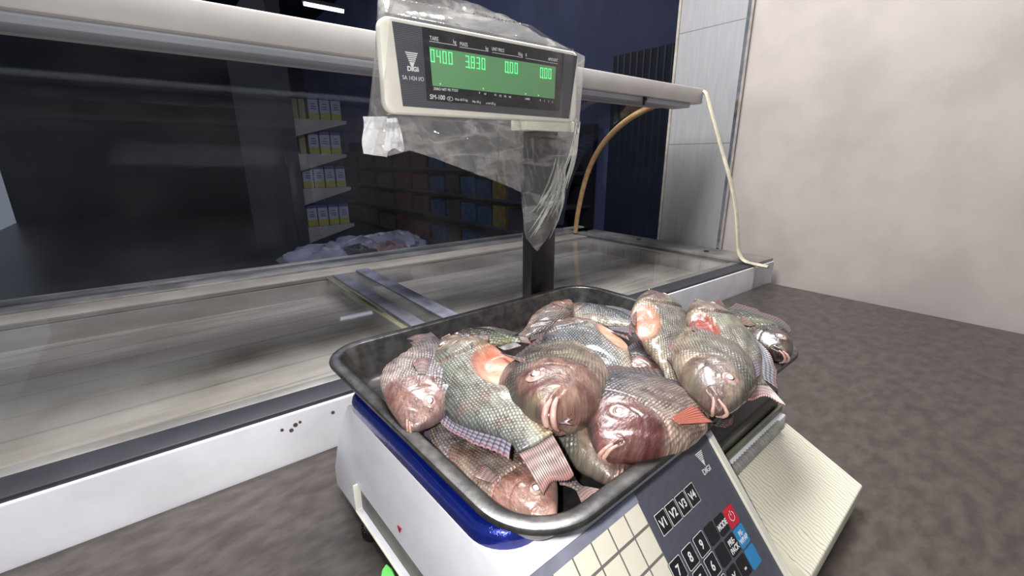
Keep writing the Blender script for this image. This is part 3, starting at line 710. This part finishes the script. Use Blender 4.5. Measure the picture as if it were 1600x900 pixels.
# white strip painting the flash reflection at the lower left corner and a gathered twist round the pole
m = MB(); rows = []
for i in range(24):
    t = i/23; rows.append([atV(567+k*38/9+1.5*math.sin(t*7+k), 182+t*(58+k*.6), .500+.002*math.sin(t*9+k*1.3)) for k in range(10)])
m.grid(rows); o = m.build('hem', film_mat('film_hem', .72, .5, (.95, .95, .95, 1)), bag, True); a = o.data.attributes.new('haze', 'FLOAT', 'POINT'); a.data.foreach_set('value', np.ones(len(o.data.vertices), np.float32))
m = MB(); rs = np.random.RandomState(5)
for k in range(18):
    x0 = 868+rs.rand()*14; y0 = 235+rs.rand()*60; x1 = 826+rs.rand()*42; y1 = 300+rs.rand()*75
    if y1 < y0+25: y1 = y0+40
    pts = []
    for i in range(14):
        t = i/13; px = x0*(1-t)+x1*t + 9*math.sin(PI*t)*(1 if k % 3 else .3) + rs.randn()*.35; py = y0*(1-t)+y1*t
        pts.append(atV(px, py, .496-.004*math.sin(PI*t+k)))
    m.tube(pts, [.0004+.0017*math.sin(PI*i/13) for i in range(14)], 6, .35)
o = m.build('twist', film_mat('film_twist', .22, .3, (.95, .95, .88, 1)), bag, True); a = o.data.attributes.new('haze', 'FLOAT', 'POINT'); a.data.foreach_set('value', np.ones(len(o.data.vertices), np.float32))
m = MB()
for k in range(12):
    x0 = 899+rs.rand()*8; y0 = 188+rs.rand()*22; x1 = 876+rs.rand()*14; y1 = 262+rs.rand()*40
    m.tube([atV(x0*(1-t)+x1*t+3*math.sin(PI*t), y0*(1-t)+y1*t, .492-.003*math.sin(PI*t+k)) for t in np.linspace(0, 1, 12)], [.0004+.0013*math.sin(PI*i/11) for i in range(12)], 6, .4)
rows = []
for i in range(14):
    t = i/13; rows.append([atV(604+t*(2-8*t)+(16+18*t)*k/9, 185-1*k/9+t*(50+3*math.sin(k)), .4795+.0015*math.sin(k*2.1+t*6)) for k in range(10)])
m2 = MB(); m2.grid(rows); o = m2.build('fold', film_mat('film_fold', .45, .6, (.95, .95, .95, 1)), bag, True); a = o.data.attributes.new('haze', 'FLOAT', 'POINT'); a.data.foreach_set('value', np.ones(len(o.data.vertices), np.float32))  # pale sheet painting the highlight on the crumpled film
o = m.build('crease', film_mat('film_crease', .38, .3, (.95, .95, .88, 1)), bag, True); a = o.data.attributes.new('haze', 'FLOAT', 'POINT'); a.data.foreach_set('value', np.ones(len(o.data.vertices), np.float32))  # white strands painting the highlight streak down the bag's right side
# ------------------------------------------------------------------ fish
def fish_mat(name, back, flank, belly, head, head2, blotch, net=.75, cell=.0036, seed=0.0, red=.5, fleshc=(236, 178, 150), dim=.80):
    back, flank, belly, head, head2, blotch, fleshc = [tuple(v*dim for v in c_) for c_ in (back, flank, belly, head, head2, blotch, fleshc)]
    t = NT(name)
    uvn = t.n('ShaderNodeUVMap').outputs[0]; mk = t.n('ShaderNodeAttribute', attribute_name='mask')
    sm = t.n('ShaderNodeSeparateXYZ'); t.l(mk.outputs['Vector'], sm.inputs[0]); R_, G_, B_ = sm.outputs[0], sm.outputs[1], sm.outputs[2]
    eta = mk.outputs['Alpha']
    so = t.n('ShaderNodeSeparateXYZ'); t.l(uvn, so.inputs[0])
    off_ = t.n('ShaderNodeVectorMath', operation='ADD'); t.l(uvn, off_.inputs[0]); off_.inputs[1].default_value = (seed*3.7+1, seed*1.9+1, seed)
    P = off_.outputs[0]
    wob = t.noise(P, 45, 2); wob2 = t.noise(P, 9, 2)
    u = t.math('ADD', t.math('DIVIDE', so.outputs[0], cell), t.math('MULTIPLY', wob, 2.6)); v = t.math('ADD', t.math('DIVIDE', so.outputs[1], cell*.80), t.math('ADD', t.math('MULTIPLY', wob2, 9.0), t.math('MULTIPLY', wob, 1.3)))
    row = t.math('FLOOR', v); fu = t.math('SUBTRACT', t.math('FRACT', t.math('ADD', u, t.math('MULTIPLY', t.math('MODULO', t.math('ADD', row, 1000.0), 2.0), .5))), .5)
    fv = t.math('SUBTRACT', t.math('FRACT', v), .5)
    # scale: rounded rear edge, darker towards its root
    d = t.math('SQRT', t.math('ADD', t.math('POWER', t.math('ABSOLUTE', t.math('ADD', fu, .12)), 2.0), t.math('MULTIPLY', t.math('POWER', t.math('ABSOLUTE', fv), 2.0), 1.2)))
    netf = t.ramp(d, .26, .56)
    vis = t.math('MULTIPLY', t.math('SUBTRACT', 1, t.math('MULTIPLY', R_, .9), clamp=True), t.math('SUBTRACT', 1, G_, clamp=True))
    big = t.noise(P, 16, 5, .6); big2 = t.noise(P, 38, 6, .65); fine = t.noise(P, 160, 4, .6); streak = t.noise(t.scalev(P, (9, 50, 1)), 3, 4)
    side = t.mix(t.ramp(eta, .12, .48), rgba(belly), rgba(flank))
    side = t.mix(t.ramp(t.math('ADD', eta, t.math('MULTIPLY', t.math('SUBTRACT', big, .5), .35)), .52, .92), side, rgba(back))
    side = t.mix(t.ramp(big2, .5, .72, 0, .55), side, rgba(blotch))
    dark = tuple(int(c*.36) for c in back)
    side = t.mix(t.math('MULTIPLY', t.math('MULTIPLY', netf, net), t.ramp(t.noise(P, 24, 4, .6), .36, .66, .06, .85)), side, rgba(dark))
    side = t.mix(t.math('MULTIPLY', t.ramp(d, .22, .05), .28), side, rgba((178, 176, 170)))
    hd = t.mix(t.ramp(big2, .36, .64), rgba(head), rgba(head2))
    hd = t.mix(t.ramp(t.noise(P, 70, 5, .7), .52, .72, 0, .6), hd, rgba(blotch))
    hd = t.mix(t.math('MULTIPLY', t.math('MULTIPLY', netf, .16), t.ramp(t.noise(P, 30, 3), .45, .6)), hd, rgba(dark))
    hd = t.mix(t.ramp(streak, .55, .8, 0, .4), hd, rgba((184, 160, 148)))
    hd = t.mix(t.ramp(eta, .80, 1.0, 0, .6), hd, rgba(back))
    fl = t.mix(t.ramp(big2, .4, .7), rgba(fleshc), rgba(tuple(int(c*f) for c, f in zip(fleshc, (.86, .66, .62)))))
    fl = t.mix(t.ramp(fine, .6, .8, 0, .4), fl, rgba((212, 184, 160)))
    col = t.mix(R_, side, hd)
    mot = t.noise(t.scalev(P, (60, 110, 1)), 1.4, 6, .72); mot2 = t.noise(P, 28, 5, .6)
    dk = t.n('ShaderNodeMix', data_type='RGBA', blend_type='MULTIPLY'); t.l(t.ramp(mot, .40, .66, 0, .75), dk.inputs[0]); t.l(col, dk.inputs[6]); dk.inputs[7].default_value = (.42, .34, .33, 1); col = dk.outputs[2]
    dk = t.n('ShaderNodeMix', data_type='RGBA', blend_type='MULTIPLY'); t.l(t.ramp(mot2, .46, .64, 0, .65), dk.inputs[0]); t.l(col, dk.inputs[6]); dk.inputs[7].default_value = (.50, .46, .48, 1); col = dk.outputs[2]
    col = t.mix(t.ramp(t.noise(P, 21, 3), .55, .75, 0, .35), col, rgba(tuple(v*dim for v in (158, 170, 120))))
    col = t.mix(t.ramp(t.noise(t.scalev(P, (1, 1.3, 1)), 33, 3), .60, .78, 0, .35), col, rgba(tuple(v*dim for v in (120, 124, 150))))
    col = t.mix(G_, col, fl)
    col = t.mix(t.math('MULTIPLY', t.math('MULTIPLY', B_, t.ramp(t.noise(P, 40, 3), .42, .62)), red), col, rgba((150, 42, 36)))
    rough = t.math('ADD', t.math('MULTIPLY', fine, .40), .16)
    bs = t.bsdf(Base_Color=col, Roughness=rough, Coat_Weight=.35, Specular_IOR_Level=.55); bs.inputs['Coat Roughness'].default_value = .15
    hgt = t.math('MULTIPLY', t.math('SUBTRACT', 1, t.math('MULTIPLY', d, 1.3)), vis)
    hgt = t.math('ADD', hgt, t.math('ADD', t.math('MULTIPLY', big2, 3.2), t.math('ADD', t.math('MULTIPLY', fine, .9), t.math('MULTIPLY', t.noise(P, 75, 4), 1.6))))
    t.bump(bs, hgt, .0008, .9); return t.m
def fin_mat(name, c1, c2, stripes=0.0):
    c1, c2 = tuple(v*.8 for v in c1), tuple(v*.8 for v in c2)
    t = NT(name); uv = t.n('ShaderNodeUVMap').outputs[0]; so = t.n('ShaderNodeSeparateXYZ'); t.l(uv, so.inputs[0])
    n1 = t.noise(uv, 30, 4)
    ray = t.math('ABSOLUTE', t.math('SINE', t.math('MULTIPLY', so.outputs[0], 1.0)))
    col = t.mix(t.ramp(ray, .05, .5), rgba(c2), rgba(c1))
    if stripes:
        st = t.ramp(t.math('SINE', t.math('ADD', t.math('MULTIPLY', so.outputs[1], 26), t.math('MULTIPLY', n1, 9))), -.2, .5)
        col = t.mix(t.math('MULTIPLY', st, stripes), col, rgba(tuple(int(v*.42) for v in c2)))
    col = t.mix(t.ramp(so.outputs[1], .7, 1.0, 0, .35), col, rgba((140, 76, 70)))
    bs = t.bsdf(Base_Color=col, Roughness=.3, Coat_Weight=.3); t.bump(bs, ray, .0004); return t.m
M['eye_white'] = simple('eye_cloudy', (232, 226, 220), .12, var=.02, coat=1.0)
M['eye_ring'] = simple('eye_ring', (128, 92, 84), .25, c2=(168, 150, 140), nscale=200, coat=.6)
M['eye_dark'] = simple('eye_dark', (30, 22, 24), .15, var=.05, coat=1.0)
M['lip'] = simple('lip_skin', (158, 116, 106), .28, c2=(184, 152, 140), nscale=120, coat=.5, bump=.0004)
M['flesh'] = simple('belly_flesh', (192, 144, 124), .3, c2=(208, 176, 156), nscale=60, coat=.5, bump=.0006)
M['gill_red'] = simple('gill_red', (126, 34, 34), .25, c2=(170, 66, 56), nscale=150, coat=.6)
M['gill_clear'] = simple('gill_cover_pale', (140, 150, 122), .25, c2=(178, 178, 156), nscale=70, coat=1.0)

def sstep(a, b, x): t = np.clip((x-a)/(b-a), 0, 1); return t*t*(3-2*t)
S_ = [0, .012, .03, .06, .10, .15, .20, .26, .32, .40, .50, .60, .70, .80, .88, .94, 1.0]
HD = [.010, .030, .048, .074, .104, .140, .168, .196, .212, .222, .220, .204, .172, .124, .088, .074, .074]
HV = [.010, .030, .046, .066, .090, .114, .134, .154, .168, .180, .182, .168, .136, .096, .070, .062, .064]
WW = [.008, .026, .040, .054, .068, .082, .092, .098, .098, .094, .086, .074, .058, .040, .026, .018, .012]
def prof(tab, s):
    x = np.interp(s, S_, tab); return x
PF = np.linspace(0, 1, 401)
def smooth_tab(tab):
    y = np.interp(PF, S_, tab); k = np.exp(-np.linspace(-2, 2, 17)**2); k /= k.sum(); yy = np.convolve(np.pad(y, 8, mode='edge'), k, 'valid'); w = sstep(0, .04, PF); return y*(1-w)+yy*w
HDs, HVs, WWs = smooth_tab(HD), smooth_tab(HV), smooth_tab(WW)

FISH = []
def fish(label, snout, tail, dorsal, pal, seed=1, depth=1.0, width=1.0, kb=0.0, kv=0.0, belly=0.0, group='raw fish piled in the steel tray', dorsal_fin=1.0, anal=1.0, pect=1.0, caudal=1.0, caudal_bend=0.0, pect_c=None, twist=0.0, mouth_open=0.0, gill_m=None, name='tilapia', fin_c=None, pelvic=1.0, gill=0.0, eye=1.0, cscale=1.0, belly_c=None, lip=1.0, dfd=0.0, ex=.150, ezk=.052, pside=0, vd=1.0, lipl=.034, pz=0.0):
    a, b, dpt = at(*snout), at(*tail), at(*dorsal)
    L = (b-a).length
    X = (b-a).normalized(); mid = a.lerp(b, .42); D = dpt-mid; Zv = (D - X*D.dot(X)).normalized(); Y = Zv.cross(X)
    def bend(p):                            # p: (...,3) in body lengths
        p = np.array(p, float); x, y, z = p[..., 0]-.5, p[..., 1], p[..., 2]
        if twist:
            an = twist*(p[..., 0]-.3); y, z = y*np.cos(an)-z*np.sin(an), y*np.sin(an)+z*np.cos(an)
        if abs(kb) > 1e-4:
            an = kb*x; x, y = np.sin(an)/kb - y*np.sin(an), (1-np.cos(an))/kb + y*np.cos(an)
        if abs(kv) > 1e-4:
            an = kv*x; x, z = np.sin(an)/kv - z*np.sin(an), (1-np.cos(an))/kv + z*np.cos(an)
        return np.stack([x, y, z], -1)
    e0, e1 = bend([0, 0, 0]), bend([1, 0, 0]); ch = Vector(e1-e0); sc = L/ch.length
    # rotate so that the bent chord lies along X
    q = ch.normalized().rotation_difference(Vector((1, 0, 0))).to_matrix()
    Rm = np.array(Matrix((X, Y, Zv)).transposed() @ q)
    def place(p): return (bend(p)-e0) @ Rm.T * sc
    r = root(name, a, label, 'fish', group)
    def mk(nm, V, F, mat, parent=r, uv=None, mask=None, solid=0.0, lab=None):
        me = bpy.data.meshes.new(nm); me.from_pydata([tuple(v) for v in V], [], F); o = mesh_obj(nm, me, mat, parent)
        me.polygons.foreach_set('use_smooth', [True]*len(me.polygons))
        if uv is not None:
            ul = me.uv_layers.new(name='UVMap'); li = np.empty(len(me.loops), np.int32); me.loops.foreach_get('vertex_index', li)
            ul.data.foreach_set('uv', np.asarray(uv, np.float32)[li].reshape(-1))
        if mask is not None:
            at_ = me.attributes.new('mask', 'FLOAT_COLOR', 'POINT'); at_.data.foreach_set('color', np.asarray(mask, np.float32).reshape(-1))
        if solid: md = o.modifiers.new('thickness', 'SOLIDIFY'); md.thickness = solid; md.offset = 0
        if lab: o['label'] = lab
        return o
    # --- body
    NS, NT_ = 170, 96
    u = np.linspace(0, 1, NS); s = u*(.55+.45*u)
    th = np.linspace(0, 2*PI, NT_, endpoint=False)
    hd, hv, w = np.interp(s, PF, HDs)*depth, np.interp(s, PF, HVs)*depth*vd, np.interp(s, PF, WWs)*width
    Sg, Tg = np.meshgrid(s, th, indexing='ij'); sn, cs_ = np.sin(Tg), np.cos(Tg)
    hh = np.where(sn > 0, hd[:, None], hv[:, None]); z = hh*sn
    y = w[:, None]*np.sign(cs_)*np.abs(cs_)**.88
    eta = sn; ac_ = np.abs(cs_)**.5
    sop = .315 - .075*eta**2 - .02*eta
    dsp = .012*(1-sstep(-.010, .004, Sg-sop))*sstep(.10, .26, Sg)*(1-sstep(.75, 1, np.abs(eta)))
    groove = np.exp(-((Sg-sop-.010)/.008)**2)*(1-sstep(.7, .95, np.abs(eta)))
    dsp -= .011*groove
    zz = z; rp = np.sqrt((Sg-.115)**2+(zz-.01)**2); pre = np.exp(-((rp-.115)/.006)**2)*sstep(.12, .16, Sg)*(1-sstep(.02, .08, zz)); dsp -= .0045*pre
    ez = ezk*depth
    re = np.sqrt((Sg-ex)**2+(zz-ez)**2); dsp += .0055*np.exp(-((re-.034)/.009)**2) - .008*np.exp(-(re/.022)**2)
    ml = -.004-.50*Sg; dm = np.abs(zz-ml*1.0-.0); mf = (1-sstep(.070, .085, Sg))
    dsp += mf*(-.012*np.exp(-(dm/.005)**2) + .006*np.exp(-((dm-.012)/.007)**2))
    dsp += .006*np.exp(-((Sg-.085)/.008)**2 - ((zz+.035)/.03)**2)
    rs = np.random.RandomState(seed)
    for k in range(9):
        fx, fz_, ph = rs.uniform(6, 30), rs.uniform(8, 34), rs.rand()*6.28
        dsp += .0013*np.sin(Sg*fx*2+zz*fz_*2+ph+np.sign(cs_)*k)*sstep(.02, .12, Sg)
    flesh = np.zeros_like(Sg)
    if belly:
        bl = sstep(1.0, .62, np.sqrt(((Sg-.50)/.20)**2+((zz+.125*depth)/(.095*belly))**2))
        flesh = np.clip(bl*1.6, 0, 1); dsp -= .052*bl*belly*.8
    y = y + np.sign(cs_)*ac_*dsp*np.minimum(1, w[:, None]/.03)
    # sagging dorsal edge and slightly uneven outline
    z = z*(1+.012*np.sin(Sg*31+seed))
    P = np.stack([Sg, y, z], -1); V = place(P).reshape(-1, 3)
    F = [(i*NT_+j, (i+1)*NT_+j, (i+1)*NT_+(j+1) % NT_, i*NT_+(j+1) % NT_) for i in range(NS-1) for j in range(NT_)]
    F += [tuple(range(NT_)), tuple(((NS-1)*NT_+j) for j in range(NT_-1, -1, -1))]
    soph = sop - .10*np.clip(eta-.15, 0, 1)**.8; head = 1-sstep(-.045, .012, Sg-soph + .008*np.sin(eta*14+seed))
    redm = np.clip(groove*1.1 + .5*mf*np.exp(-(dm/.004)**2) + .8*belly*np.exp(-((flesh-.35)/.2)**2)*(flesh > .02), 0, 1)
    mask = np.stack([head, flesh, redm, (np.where(sn > 0, z/np.maximum(hd[:, None], 1e-4), z/np.maximum(hv[:, None], 1e-4))+1)/2], -1).reshape(-1, 4)
    uv = np.stack([Sg*L, z*L], -1).reshape(-1, 2)
    body_ = mk('body', V, F, pal, uv=uv, mask=mask)
    # --- fins: base curve, tip curve (body lengths), rows fanned between
    fc = fin_c
    def fin(nm, base, tip, nrays, mat, parent=r, sol=.0007, amp=.004, n2=12, serr=0.0, yv=0.0, droop=0.0):
        nb = nrays*4+1; T = np.linspace(0, 1, nb); base = np.array(base, float); tip = np.array(tip, float)
        tb = np.linspace(0, 1, len(base)); bb = np.stack([np.interp(T, tb, base[:, k]) for k in range(3)], -1); tt = np.stack([np.interp(T, np.linspace(0, 1, len(tip)), tip[:, k]) for k in range(3)], -1)
        J = np.linspace(0, 1, n2); G = bb[:, None]*(1-J[None, :, None])+tt[:, None]*J[None, :, None]
        if serr: ph = np.abs(((T*nrays) % 1)-.5)*2; G = bb[:, None]+(G-bb[:, None])*(1-serr*(1-ph)[:, None, None]*J[None, :, None])
        G[..., 1] += amp*np.sin(T*nrays*2*PI)[:, None]*J[None, :]*.5 + amp*1.6*np.sin(T*7+J[None, :].T*2+seed).T*J[None, :] + droop*J[None, :]**2
        Vv = place(G).reshape(-1, 3); Ff = [(i*n2+j, (i+1)*n2+j, (i+1)*n2+j+1, i*n2+j+1) for i in range(nb-1) for j in range(n2-1)]
        U = np.stack([np.repeat(T*nrays*PI, n2), np.tile(J, nb)], -1)
        return mk(nm, Vv, Ff, mat, parent, uv=U, solid=sol)
    def dh(x): return float(np.interp(x, PF, HDs))*depth
    def vh(x): return float(np.interp(x, PF, HVs))*depth*vd
    def wh_(x): return float(np.interp(x, PF, WWs))*width
    if dorsal_fin:
        xs = np.linspace(.30, .93, 12); k = dorsal_fin
        fin('dorsal_fin', [(x, 0, dh(x)-.012) for x in xs], [(x+.05+.05*(x-.3), 0, dh(x)+k*(.035+.055*math.sin((x-.3)/.63*PI*.8+.25)+(.04 if x > .75 else 0))) for x in xs], 22, fc[0], serr=.07, droop=dfd)
    if anal:
        xs = np.linspace(.66, .92, 8)
        fin('anal_fin', [(x, 0, -vh(x)+.012) for x in xs], [(x+.09, 0, -vh(x)-anal*(.05+.05*math.sin((x-.66)/.26*PI*.8+.2))) for x in xs], 11, fc[0], serr=.15)
    if caudal:
        k = caudal; n = 9
        fin('tail_fin', [(.985, 0, zq) for zq in np.linspace(-.062, .072, n)*depth], [(1.0+.22*k*(1-.12*math.cos(zq*PI)), caudal_bend*.08, zq*.165*k) for zq in np.linspace(-1, 1, n)], 16, fc[1], amp=.006, n2=14, droop=caudal_bend*.05)
    for sd in (-1, 1):
        if pect and (not pside or sd == pside):
            y0 = wh_(.34)
            fin('pectoral_fin', [(.335, sd*(y0+.002), -.015+pz-.045*q_) for q_ in np.linspace(0, 1, 5)], [(.335+.24*pect*(1-.35*abs(q_-.35)), sd*(y0+.010), -.02+pz-.16*q_*pect) for q_ in np.linspace(0, 1, 5)], 9, pect_c or fc[1], amp=.004)
        if pelvic:
            fin('pelvic_fin', [(.36, sd*.030*width, -vh(.36)*.86), (.40, sd*.024*width, -vh(.4)*.94)], [(.58, sd*.036*width, -vh(.5)*1.02), (.50, sd*.03*width, -vh(.5)*1.12)], 5, fc[1], amp=.003)
    # --- eyes
    if eye:
        for sd in (-1, 1):
            thv = math.asin(min(.9, ez/dh(ex))); yb = wh_(ex)*abs(math.cos(thv))**.88
            def disc(rad, yoff, dome, nm, mat, par, squash=1.0, dx=0.0, dz=0.0):
                rows = []; n1, n2 = 28, 8
                for i in range(n2+1):
                    f = i/n2; rr = rad*math.sin(f*PI/2)
                    for j in range(n1):
                        an = 2*PI*j/n1; rows.append((ex+dx+rr*math.cos(an), sd*(yb+yoff+dome*math.cos(f*PI/2)+.30*(dx+rr*math.cos(an))-.24*(dz+rr*math.sin(an))), ez+dz+rr*math.sin(an)*squash))
                Vv = place(np.array(rows)); Ff = [(i*n1+j, i*n1+(j+1) % n1, (i+1)*n1+(j+1) % n1, (i+1)*n1+j) for i in range(n2) for j in range(n1)]
                return mk(nm, Vv, Ff, mat, par)
            e_ = disc(.036*eye, .000, .010, 'eye', M['eye_ring'], r)
            disc(.0200*eye, .0062, .0060, 'iris', M['eye_dark'], e_)
            disc(.0150*eye, .0092, .0055, 'pupil', M['eye_white'], e_, dx=-.001, dz=-.0015)
    # --- lips
    for up in (1, -1):
        pts = []
        for k in np.linspace(-1, 1, 21):
            x = lipl*abs(k)**1.5 + (.0 if up > 0 else .006) - .004; sgn = 1 if k > 0 else -1
            yy = (wh_(max(x, .010))*.93+.004)*sgn*min(1, abs(k)*2.2); zc = -.004-.48*x + up*(.0085 + mouth_open*(1-abs(k))*.03)
            pts.append((x-.004*(1-abs(k)), yy, zc))
        pts = place(np.array(pts)); mbx = MB(); mbx.tube([Vector(p) for p in pts], [L*.0065*lip*(.75+.5*math.sin(PI*i/20)) for i in range(21)], 10)
        bm = mbx.bm; bmesh.ops.recalc_face_normals(bm, faces=bm.faces); me = bpy.data.meshes.new('lip'); bm.to_mesh(me); bm.free(); o = mesh_obj('lip', me, M['lip'], r); me.polygons.foreach_set('use_smooth', [True]*len(me.polygons))
    if mouth_open:
        pass
    # --- cut belly wall folded outwards
    if belly_c:
        sd, k = belly_c
        xs = np.linspace(.34, .66, 14)
        fin('belly_flap', [(x, sd*wh_(x)*.62, -vh(x)*.52) for x in xs], [(x+.01, sd*(wh_(x)*.62+.030*k*math.sin((x-.34)/.32*PI)), -vh(x)*(.52+.75*k*math.sin((x-.34)/.32*PI)**1.3)) for x in xs], 8, M['flesh'], sol=.0022, amp=.006)
    if gill:
        xs = np.linspace(-.13, .06, 8)
        fin('gill_fringe', [(.30-.9*zq*zq, -gill*(wh_(.3)+.004), zq) for zq in xs], [(.35-.9*zq*zq, -gill*(wh_(.33)+.010), zq*1.05) for zq in xs], 12, gill_m or M['gill_red'], sol=.001)
    r['_L'] = round(L, 3); del r['_L']
    FISH.append((label, L)); return r

finA = (fin_mat('fin_purple', (140, 132, 146), (70, 60, 82), .75), fin_mat('fin_rosy', (176, 150, 144), (122, 96, 100), .45))
finB = (fin_mat('fin_dark', (112, 106, 104), (62, 56, 58), .6), fin_mat('fin_brown', (150, 124, 114), (92, 70, 68), .4))
fin_red = fin_mat('fin_red', (186, 104, 84), (146, 78, 66), .0)
fish_A = fish_mat('fish_silver_green', (112, 118, 112), (172, 172, 158), (206, 190, 150), (146, 142, 126), (172, 146, 132), (190, 150, 130), .62, .0032, 1)
fish_B = fish_mat('fish_maroon_head', (104, 100, 106), (168, 150, 140), (200, 172, 154), (106, 58, 56), (142, 96, 86), (72, 42, 46), .95, .0034, 2)
fish_C = fish_mat('fish_rosy', (138, 122, 116), (182, 162, 148), (212, 184, 164), (206, 156, 138), (158, 100, 90), (180, 104, 88), .8, .0032, 3, dim=.70)
fish_D = fish_mat('fish_olive_rosy', (128, 126, 114), (170, 164, 148), (202, 184, 158), (176, 158, 140), (142, 116, 106), (180, 140, 120), .75, .0031, 4, dim=.74)
fish_D2 = fish_mat('fish_olive_red_cut', (128, 126, 114), (170, 164, 148), (202, 184, 158), (176, 158, 140), (142, 116, 106), (196, 156, 134), .6, .0031, 6, .7, (180, 84, 66))
fish_E = fish_mat('fish_brown', (82, 82, 78), (142, 128, 112), (184, 160, 142), (122, 84, 76), (172, 136, 120), (88, 54, 50), .75, .0031, 5)
fish_F = fish_mat('fish_dark', (44, 44, 50), (104, 104, 84), (160, 152, 104), (96, 78, 70), (60, 54, 54), (110, 64, 60), .7, .0042, 6)
fish_G = fish_mat('fish_blue_scaled', (84, 88, 100), (156, 160, 160), (206, 192, 170), (160, 136, 124), (176, 146, 130), (190, 154, 136), .9, .0036, 7)
fish_H = fish_mat('fish_purple_scaled', (124, 112, 120), (172, 162, 164), (206, 186, 176), (196, 160, 146), (168, 118, 108), (160, 112, 100), .95, .0033, 8, dim=.74)
finG = (fin_mat('fin_slate', (150, 150, 158), (84, 80, 92), .7), finA[1])

# bottom layer first
fish('fish pressed against the lower left tray wall, only its purple scaled tail part showing', (742, 755, -.236), (676, 640, -.218), (745, 690, -.222), fish_H, 21, 1.0, .85, fin_c=finA, kv=.2, pect=0, caudal=.7, dorsal_fin=0, anal=.5)
fish('pale fish under the brown-headed one, snout towards the lower tray wall', (962, 756, -.222), (880, 590, -.230), (845, 690, -.216), fish_D, 9, 1.2, 1.1, fin_c=finA, kb=.2, pect=0, dorsal_fin=0, anal=0, pelvic=0, caudal=0, belly=.9)
fish('fish mostly buried beside the lower wall, rosy ribbed tail showing between two others', (838, 720, -.238), (906, 764, -.224), (890, 720, -.230), fish_H, 10, .8, .7, fin_c=finA, eye=0, pect=0, caudal=1.0, dorsal_fin=0, anal=0)
fish('rosy fish whose large white eye lies nearest the lower tray corner', (863, 823, -.220), (690, 668, -.226), (850, 700, -.209), fish_C, 5, 1.25, .8, vd=.68, kb=0, kv=0, fin_c=finA, pect=.5, dorsal_fin=0, anal=0, pelvic=0, caudal=.5)
fish('rosy fish at the left wall with its tail raised over the tray rim', (641, 674, -.209), (664, 530, -.190), (720, 590, -.200), fish_H, 3, 1.2, 1.0, vd=1.45, kb=-.4, kv=-.75, fin_c=finA, gill=1, caudal=.6, pect=.6, dorsal_fin=0, anal=0, pelvic=0)
fish('dark fish with an olive belly lying along the far tray wall', (696, 532, -.208), (812, 530, -.214), (750, 500, -.200), fish_F, 12, 1.1, .9, fin_c=finB, caudal=.6, dorsal_fin=.6)
fish('pale belly-up fish leaning on the far tray wall', (892, 472, -.198), (816, 526, -.214), (885, 525, -.215), fish_C, 13, .95, .9, fin_c=finB, caudal=0, pect=0, eye=0, anal=0, pelvic=0, dorsal_fin=.4)
fish('dark-backed scaled fish at the far tray corner', (872, 484, -.218), (1010, 510, -.212), (960, 466, -.208), fish_G, 14, 1.1, .95, fin_c=finG, pect=0, caudal=.6)
fish('buried scaled fish filling the right side of the tray below the upright head', (975, 600, -.222), (1090, 540, -.214), (1030, 500, -.202), fish_H, 24, 1.2, 1.1, fin_c=finA, pect=0)
fish('blue-scaled fish with an open pale belly in the upper middle of the pile', (876, 508, -.198), (985, 604, -.202), (895, 610, -.206), fish_G, 15, 1.4, 1.15, kb=-.2, belly=.9, fin_c=finG, anal=0, pect=0, caudal=.6)
fish('fish with its snout pointing up at the far right wall', (1016, 460, -.172), (1060, 600, -.204), (1090, 500, -.190), fish_D, 16, 1.0, 1.1, belly=1.0, fin_c=finG, pect=0, caudal=.5, dorsal_fin=.6, anal=0)
fish('far right fish cut by the picture edge behind the others', (1230, 560, -.20), (1120, 480, -.200), (1180, 470, -.19), fish_F, 17, .9, 1.0, fin_c=finB, belly=.6, caudal=.6, pect=.6)
fish('scaled fish with a red cut behind its head at the right wall', (1088, 474, -.170), (1180, 600, -.192), (1160, 500, -.180), fish_D2, 18, 1.0, 1.0, fin_c=finG, belly=.9, pect=0, caudal=.6, dorsal_fin=.5, anal=0)
fish('fish hanging head down at the right wall beneath the one with the red cut', (1126, 644, -.190), (1088, 500, -.180), (1180, 560, -.184), fish_D, 19, .95, 1.05, fin_c=finA, mouth_open=.6, pect=0, caudal=.5, dorsal_fin=.5, gill_m=M['gill_clear'])
fish('large silver-green scaled fish lying across the pile with its tail towards the lower corner', (694, 534, -.186), (838, 690, -.182), (686, 670, -.198), fish_A, 1, 1.0, 1.15, kb=.35, kv=.15, belly=1.7, fin_c=finA, caudal=.36, caudal_bend=-.9, pect=0, dorsal_fin=.35)
fish('brown-headed fish in the middle with its pale mouth pointing down', (856, 650, -.170), (887, 516, -.192), (780, 602, -.178), fish_E, 7, 1.12, 1.28, kb=-.5, fin_c=finB, mouth_open=.1, pect=0, pelvic=0, caudal=.4, lip=1.3, lipl=.030, dorsal_fin=.3)
fish('maroon-headed fish with a spiny back at the right front of the pile', (940, 712, -.204), (1110, 618, -.214), (984, 540, -.196), fish_B, 8, 1.62, 1.2, ex=.185, ezk=.040, vd=.74, pside=-1, kb=.3, kv=-.2, fin_c=finB, pect_c=fin_red, dorsal_fin=1.0, pect=.8, lip=1.3, lipl=.05, pz=-.10, pelvic=0, caudal=.5)
